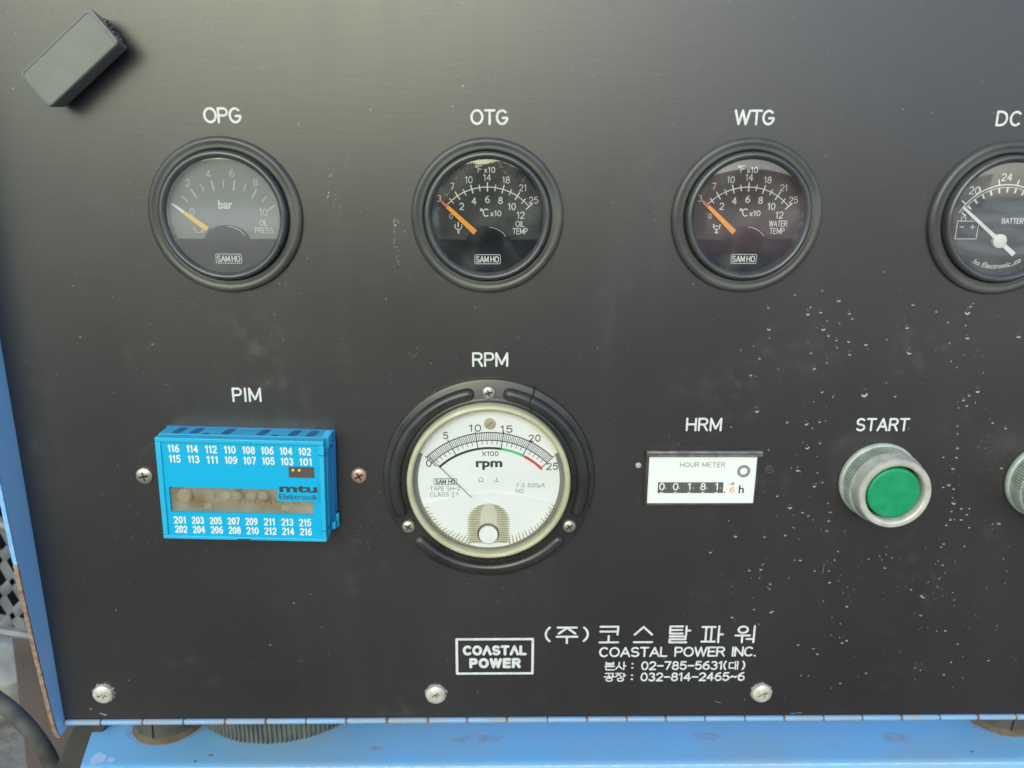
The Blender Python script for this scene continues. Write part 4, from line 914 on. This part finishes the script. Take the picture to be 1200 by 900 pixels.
# rubber mounts / pipe stubs between base and cabinet
def mount(x, y, r, label):
    t = thing('mounting_post', label, 'mounting post', (x, y, -275), 'grimy round posts between base frame and cabinet')
    b = MB(); b.lathe([(r, 0), (r, 1)], 40)
    b.v = []; b.f = []; b.m = []
    n = 40
    prof_ = [(r+2.2, .0), (r+2.2, .8), (r+1.4, 1.4), (r+.6, 2.0), (r, 2.4)]
    vs = [(q*cos(2*pi*i/n)*(1+.02*noise.noise(Vector((i, q, 0)))), q*sin(2*pi*i/n), z) for q, z in prof_ for i in range(n)]
    fs = [(j*n+i, j*n+(i+1) % n, (j+1)*n+(i+1) % n, (j+1)*n+i) for j in range(len(prof_)-1) for i in range(n)]
    b.add(vs, fs); b.build('gasket', 'gasket', t)
    b = MB(); vs = [((r+5.5+1.8*noise.noise(Vector((cos(2*pi*i/n)*2, sin(2*pi*i/n)*2, 3))))*cos(2*pi*i/n), (r+3.6+1.8*noise.noise(Vector((cos(2*pi*i/n)*2, sin(2*pi*i/n)*2, 9))))*sin(2*pi*i/n), z) for z in (0.0, .08) for i in range(n)]
    b.add(vs, [(i, (i+1) % n, (i+1) % n+n, i+n) for i in range(n)]+[tuple(range(n, 2*n))]); b.build('rust_stain', 'stain', t)
    b = MB(); vs = [(r*cos(2*pi*i/n), r*sin(2*pi*i/n), z) for z in (2.0, 29.5) for i in range(n)]
    b.add(vs, [(i, (i+1) % n, (i+1) % n+n, i+n) for i in range(n)]); b.build('sleeve', 'rubber', t)
    b = MB(); b.tube([(-2, r+.1, 2), (-1.6, r+.15, 12), (-2.4, r+.1, 29)], .35, 6); b.build('seam', 'shade', t)
mount(-169.5, -38, 15.5, 'grimy round post with rusty gasket on the blue base, left end')
mount(262, -40, 15.5, 'grimy round post with rusty gasket on the blue base, right end')
# ribbed hose lying behind, seen under the hinge
t = thing('ribbed_hose', 'dark grey ribbed hose end lying on the blue base under the hinge', 'hose', (-116, -71, -275))
b = MB(); n = 40
for k in range(90):
    a = pi+pi*k/89
b = MB(); seg = 60; ring = 12
prof_ = []
cx_, rad_ = 0, 50
vs = []; fs = []
for i in range(545):
    a = 2*pi*i/544; rr2 = rad_*(1+(.014 if (i//2) % 2 else -.012))
    for j, hh in enumerate((0, 10, 12)):
        q_ = rr2 if j < 2 else rr2-4
        vs.append((q_*cos(a), q_*sin(a), (0, 11, 13)[j]))
for i in range(544):
    for j in range(2): fs.append((i*3+j, (i+1)*3+j, (i+1)*3+j+1, i*3+j+1))
b.add(vs, fs); b.build('ribs', 'hose', t, smooth=20)
b = MB(); vs = [(45*cos(2*pi*i/40), 45*sin(2*pi*i/40), z) for z in (0, 28) for i in range(40)]
b.add(vs, [(i, (i+1) % 40, (i+1) % 40+40, i+40) for i in range(40)]); b.build('core', 'blackbar', t)

# ---------- left background
def q3(px, py, h):
    d = fw*920+r2*(px-600)+u2*(450-py); s_ = (310-h)/d.y; return (d.x*s_, h, d.z*s_)
# cable
b = MB(); P = [(-40, -330.0), ]
pts_ = [(-60, 795, -70), (-20, 808, -68), (15, 833, -62), (42, 862, -55), (62, 895, -50), (70, 930, -48), (72, 990, -50)]
P3 = [Vector(q3(*p_)) for p_ in pts_]
# smooth
for _ in range(3):
    Q = [P3[0]]
    for i in range(len(P3)-1): Q += [P3[i]*.75+P3[i+1]*.25, P3[i]*.25+P3[i+1]*.75]
    P3 = Q+[P3[-1]]
b.tube([tuple(p) for p in P3], 4.4, 12); tag(b.build('cable', 'cable'), 'thick black cable curving past the lower left corner', 'cable')
# brown steel bar behind the flange
b = MB(); A = [q3(12, 738, -110), q3(90, 738, -110), q3(110, 960, -110), q3(38, 960, -110)]
b.add(A+[(x, h-8, z) for x, h, z in A], [(0, 1, 2, 3), (7, 6, 5, 4), (0, 4, 5, 1), (1, 5, 6, 2), (2, 6, 7, 3), (3, 7, 4, 0)])
tag(b.build('steel_bar', 'post', bevel=1), 'upright brown primed steel bar behind the lower left corner', 'steel bar')
b = MB(); A = [q3(88, 845, -30), q3(126, 845, -30), q3(78, 960, -30), q3(40, 960, -30)]
b.add(A+[(x, h-14, z) for x, h, z in A], [(0, 1, 2, 3), (7, 6, 5, 4), (0, 4, 5, 1), (1, 5, 6, 2), (2, 6, 7, 3), (3, 7, 4, 0)])
tag(b.build('black_bracket', 'blackbar', bevel=1), 'slanting black steel bracket between cabinet corner and blue base', 'bracket')
# expanded metal grille
t = thing('mesh_grille', 'pale expanded metal grille with black openings, behind the left flange', 'grille', (0, 0, 0))
H_ = -95
tl, tr, bl, br = (Vector(q3(-60, 585, H_)), Vector(q3(60, 640, H_)), Vector(q3(-60, 728, H_)), Vector(q3(60, 748, H_)))
def gp(u, v): return (tl*(1-u)+tr*u)*(1-v)+(bl*(1-u)+br*u)*v
b = MB(); N1, N2 = 4, 3
for i in range(-N2, N1+1):
    for s_ in (0, 1):
        P = []
        for k in range(9):
            v = k/8; u = (i+ (v*N2 if s_ == 0 else N2-v*N2))/N1
            if 0 <= u <= 1: P.append(tuple(gp(u, v)))
        if len(P) > 1: b.tube(P, 3.0, 6, flat=.3)
b.build('mesh', 'grille', t)
for e in ((tl, tr), (bl, br)):
    b = MB(); b.tube([tuple(e[0]), tuple(e[1])], 3.4, 8); b.build('frame_bar', 'grille', t)
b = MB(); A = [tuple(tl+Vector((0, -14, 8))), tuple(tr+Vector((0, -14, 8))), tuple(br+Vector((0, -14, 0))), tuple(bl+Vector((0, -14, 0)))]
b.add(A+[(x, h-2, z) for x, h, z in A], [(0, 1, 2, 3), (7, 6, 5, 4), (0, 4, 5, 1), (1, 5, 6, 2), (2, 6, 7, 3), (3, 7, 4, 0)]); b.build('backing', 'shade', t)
# stone
b = MB(); c0 = Vector(q3(2, 790, -260)); n = 16
vs = []; fs = []
for j in range(9):
    for i in range(n):
        a, e = 2*pi*i/n, -pi/2+pi*j/8; d = Vector((cos(a)*cos(e), sin(a)*cos(e), sin(e)*.7)); k = 42*(1+.3*noise.noise(d*1.7)); vs.append(tuple(c0+d*k))
for j in range(8):
    for i in range(n): fs.append((j*n+i, j*n+(i+1) % n, (j+1)*n+(i+1) % n, (j+1)*n+i))
b.add(vs, fs); tag(b.build('stone', 'stone', smooth=60), 'pale rounded stone beyond the lower left corner', 'stone')
# ground
bm = bmesh.new(); Z0 = (c0.z-32)*MM
sz = 60
vs = [bm.verts.new((x, y, Z0)) for x, y in ((-sz, -sz), (sz, -sz), (sz, sz), (-sz, sz))]; bm.faces.new(vs)
me = bpy.data.meshes.new('ground'); bm.to_mesh(me); bm.free(); me.materials.append(MT['dirt'])
g = bpy.data.objects.new('ground', me); COL.objects.link(g); g['kind'] = 'structure'; g['label'] = 'sandy brown ground far below the cabinet'

# ---------- unseen surroundings, added for what they reflect in the panel and glasses
def az(deg, dist): return (sin(radians(deg))*dist, -cos(radians(deg))*dist)

def yard(name, pts, m, lab, dz):  # lays an added ground slab, out of view, for the reflections
    b = MB(); b.add([(x, h, Z0/MM+z) for z in (dz, dz-30) for x, h in pts], [tuple(range(len(pts)))]+[tuple(range(len(pts), 2*len(pts)))[::-1]])
    o = b.build(name, m, kind='structure'); o['label'] = lab
yard('added_yard', [(-600, 4900), (-5400, 4300), (-40000, 40000), (-4500, 40000)], mat('added_pale_concrete', (0.62, 0.63, 0.57), 0.7, nscale=.6, col2=(0.5, 0.51, 0.46)), 'pale concrete yard in front of the panel, added out of view to brighten the reflection in the left gauge glass', 6)  # added ground, pale to brighten the left gauge's reflection
yard('added_paving', [(900, 4200), (2300, 4100), (19000, 40000), (6500, 40000)], mat('added_red_clay', (0.62, 0.22, 0.17), 0.7, nscale=.6, col2=(0.36, 0.17, 0.14)), 'reddish paving in front of the panel, added out of view to redden the reflection in the WATER TEMP glass', 6)  # added ground, red to colour this glass's reflection
cm = mat('pale_strip', (0.80, 0.77, 0.70), 0.7)
for k, (u0, u1) in enumerate(((3300, 4100), (4900, 6300), (7900, 11600), (15000, 40000))):
    yard('added_strip', [(u0*.46, u0*.89), (u0*.80, u0*.60), (u1*.80, u1*.60), (u1*.46, u1*.89)], cm, 'pale concrete strip in front of the panel, added out of view to make bright bands in the right-hand glass', 8)  # added strips, laid out to reflect as bright bands
# dark hedge, unseen, added to darken the middle reflection
b = MB(); rr = random.Random(9)
for k in range(9000):
    x_ = rr.uniform(-640, 760); top_ = 880+90*noise.noise(Vector((x_*.004, 0, 0))); z_ = rr.uniform(0, top_); h_ = 3700+rr.uniform(0, 380)
    s_ = rr.uniform(18, 40); a, e = rr.uniform(0, 6.28), rr.uniform(-1, 1)
    d1 = Vector((cos(a), sin(a)*.6, sin(e)))*s_; d2 = Vector((-sin(a)*cos(e), cos(a)*.5, cos(e)))*s_*.5; c_ = Vector((x_, h_, Z0/MM+z_))
    b.add([tuple(c_-d1), tuple(c_+d2), tuple(c_+d1), tuple(c_-d2)], [(0, 1, 2, 3)])
t = b.build('leaf_blocker', mat('leaf_blocker_green', (0.03, 0.055, 0.02), 0.6), smooth=0); tag(t, 'dark green hedge added out of view to darken reflections in the middle of the panel', 'leaf_blocker'); 

# green clear plastic canopy sheet, unseen, added to tint the mirrored sky glow
t = thing('sky_tint_screen', 'green tinted clear corrugated plastic canopy added out of view to tint the sky glow mirrored at the top of the panel', 'tint_screen', (-800, 3000, 900))
gm = bpy.data.materials.new('green_sky_tint'); gm.use_nodes = True; q_ = gm.node_tree; q_.nodes.remove(q_.nodes['Principled BSDF'])
tr_ = q_.nodes.new('ShaderNodeBsdfTransparent'); tr_.inputs[0].default_value = (0.82, 0.91, 0.73, 1); q_.links.new(tr_.outputs[0], q_.nodes['Material Output'].inputs[0])
b = MB(); n = 120
rows = []
for i in range(n+1):
    x_ = -1500+2500*i/n; w_ = 14*sin(i*1.2)
    rows.append([(x_, 0+w_*.6, -930+w_), (x_, -900+w_*.6, 1500+w_)])
vs = [p for r0 in rows for p in r0]
b.add(vs, [(2*i, 2*i+2, 2*i+3, 2*i+1) for i in range(n)]); b.build('sheet', gm, t)

b = MB(); b.box(-13500, -2500, 15000, 15400, Z0/MM, Z0/MM+2400); tag(b.build('added_pale_wall', mat('added_pale_render', (0.62, 0.62, 0.56), 0.8, nscale=1, col2=(0.5, 0.5, 0.46))), 'long pale wall far across the yard, added out of view to even the reflection in the left gauge glass', 'wall')  # added wall, covers the low sky to even the reflection
b = MB(); b.box(2700, 8600, 15000, 15500, Z0/MM, Z0/MM+1700); tag(b.build('added_red_wall', mat('added_red_brick', (0.70, 0.28, 0.22), 0.8, nscale=1, col2=(0.60, 0.27, 0.23))), 'reddish wall far across the yard, added out of view to redden the reflection in the WATER TEMP glass', 'wall')  # added wall, carries the red reflection above the paving
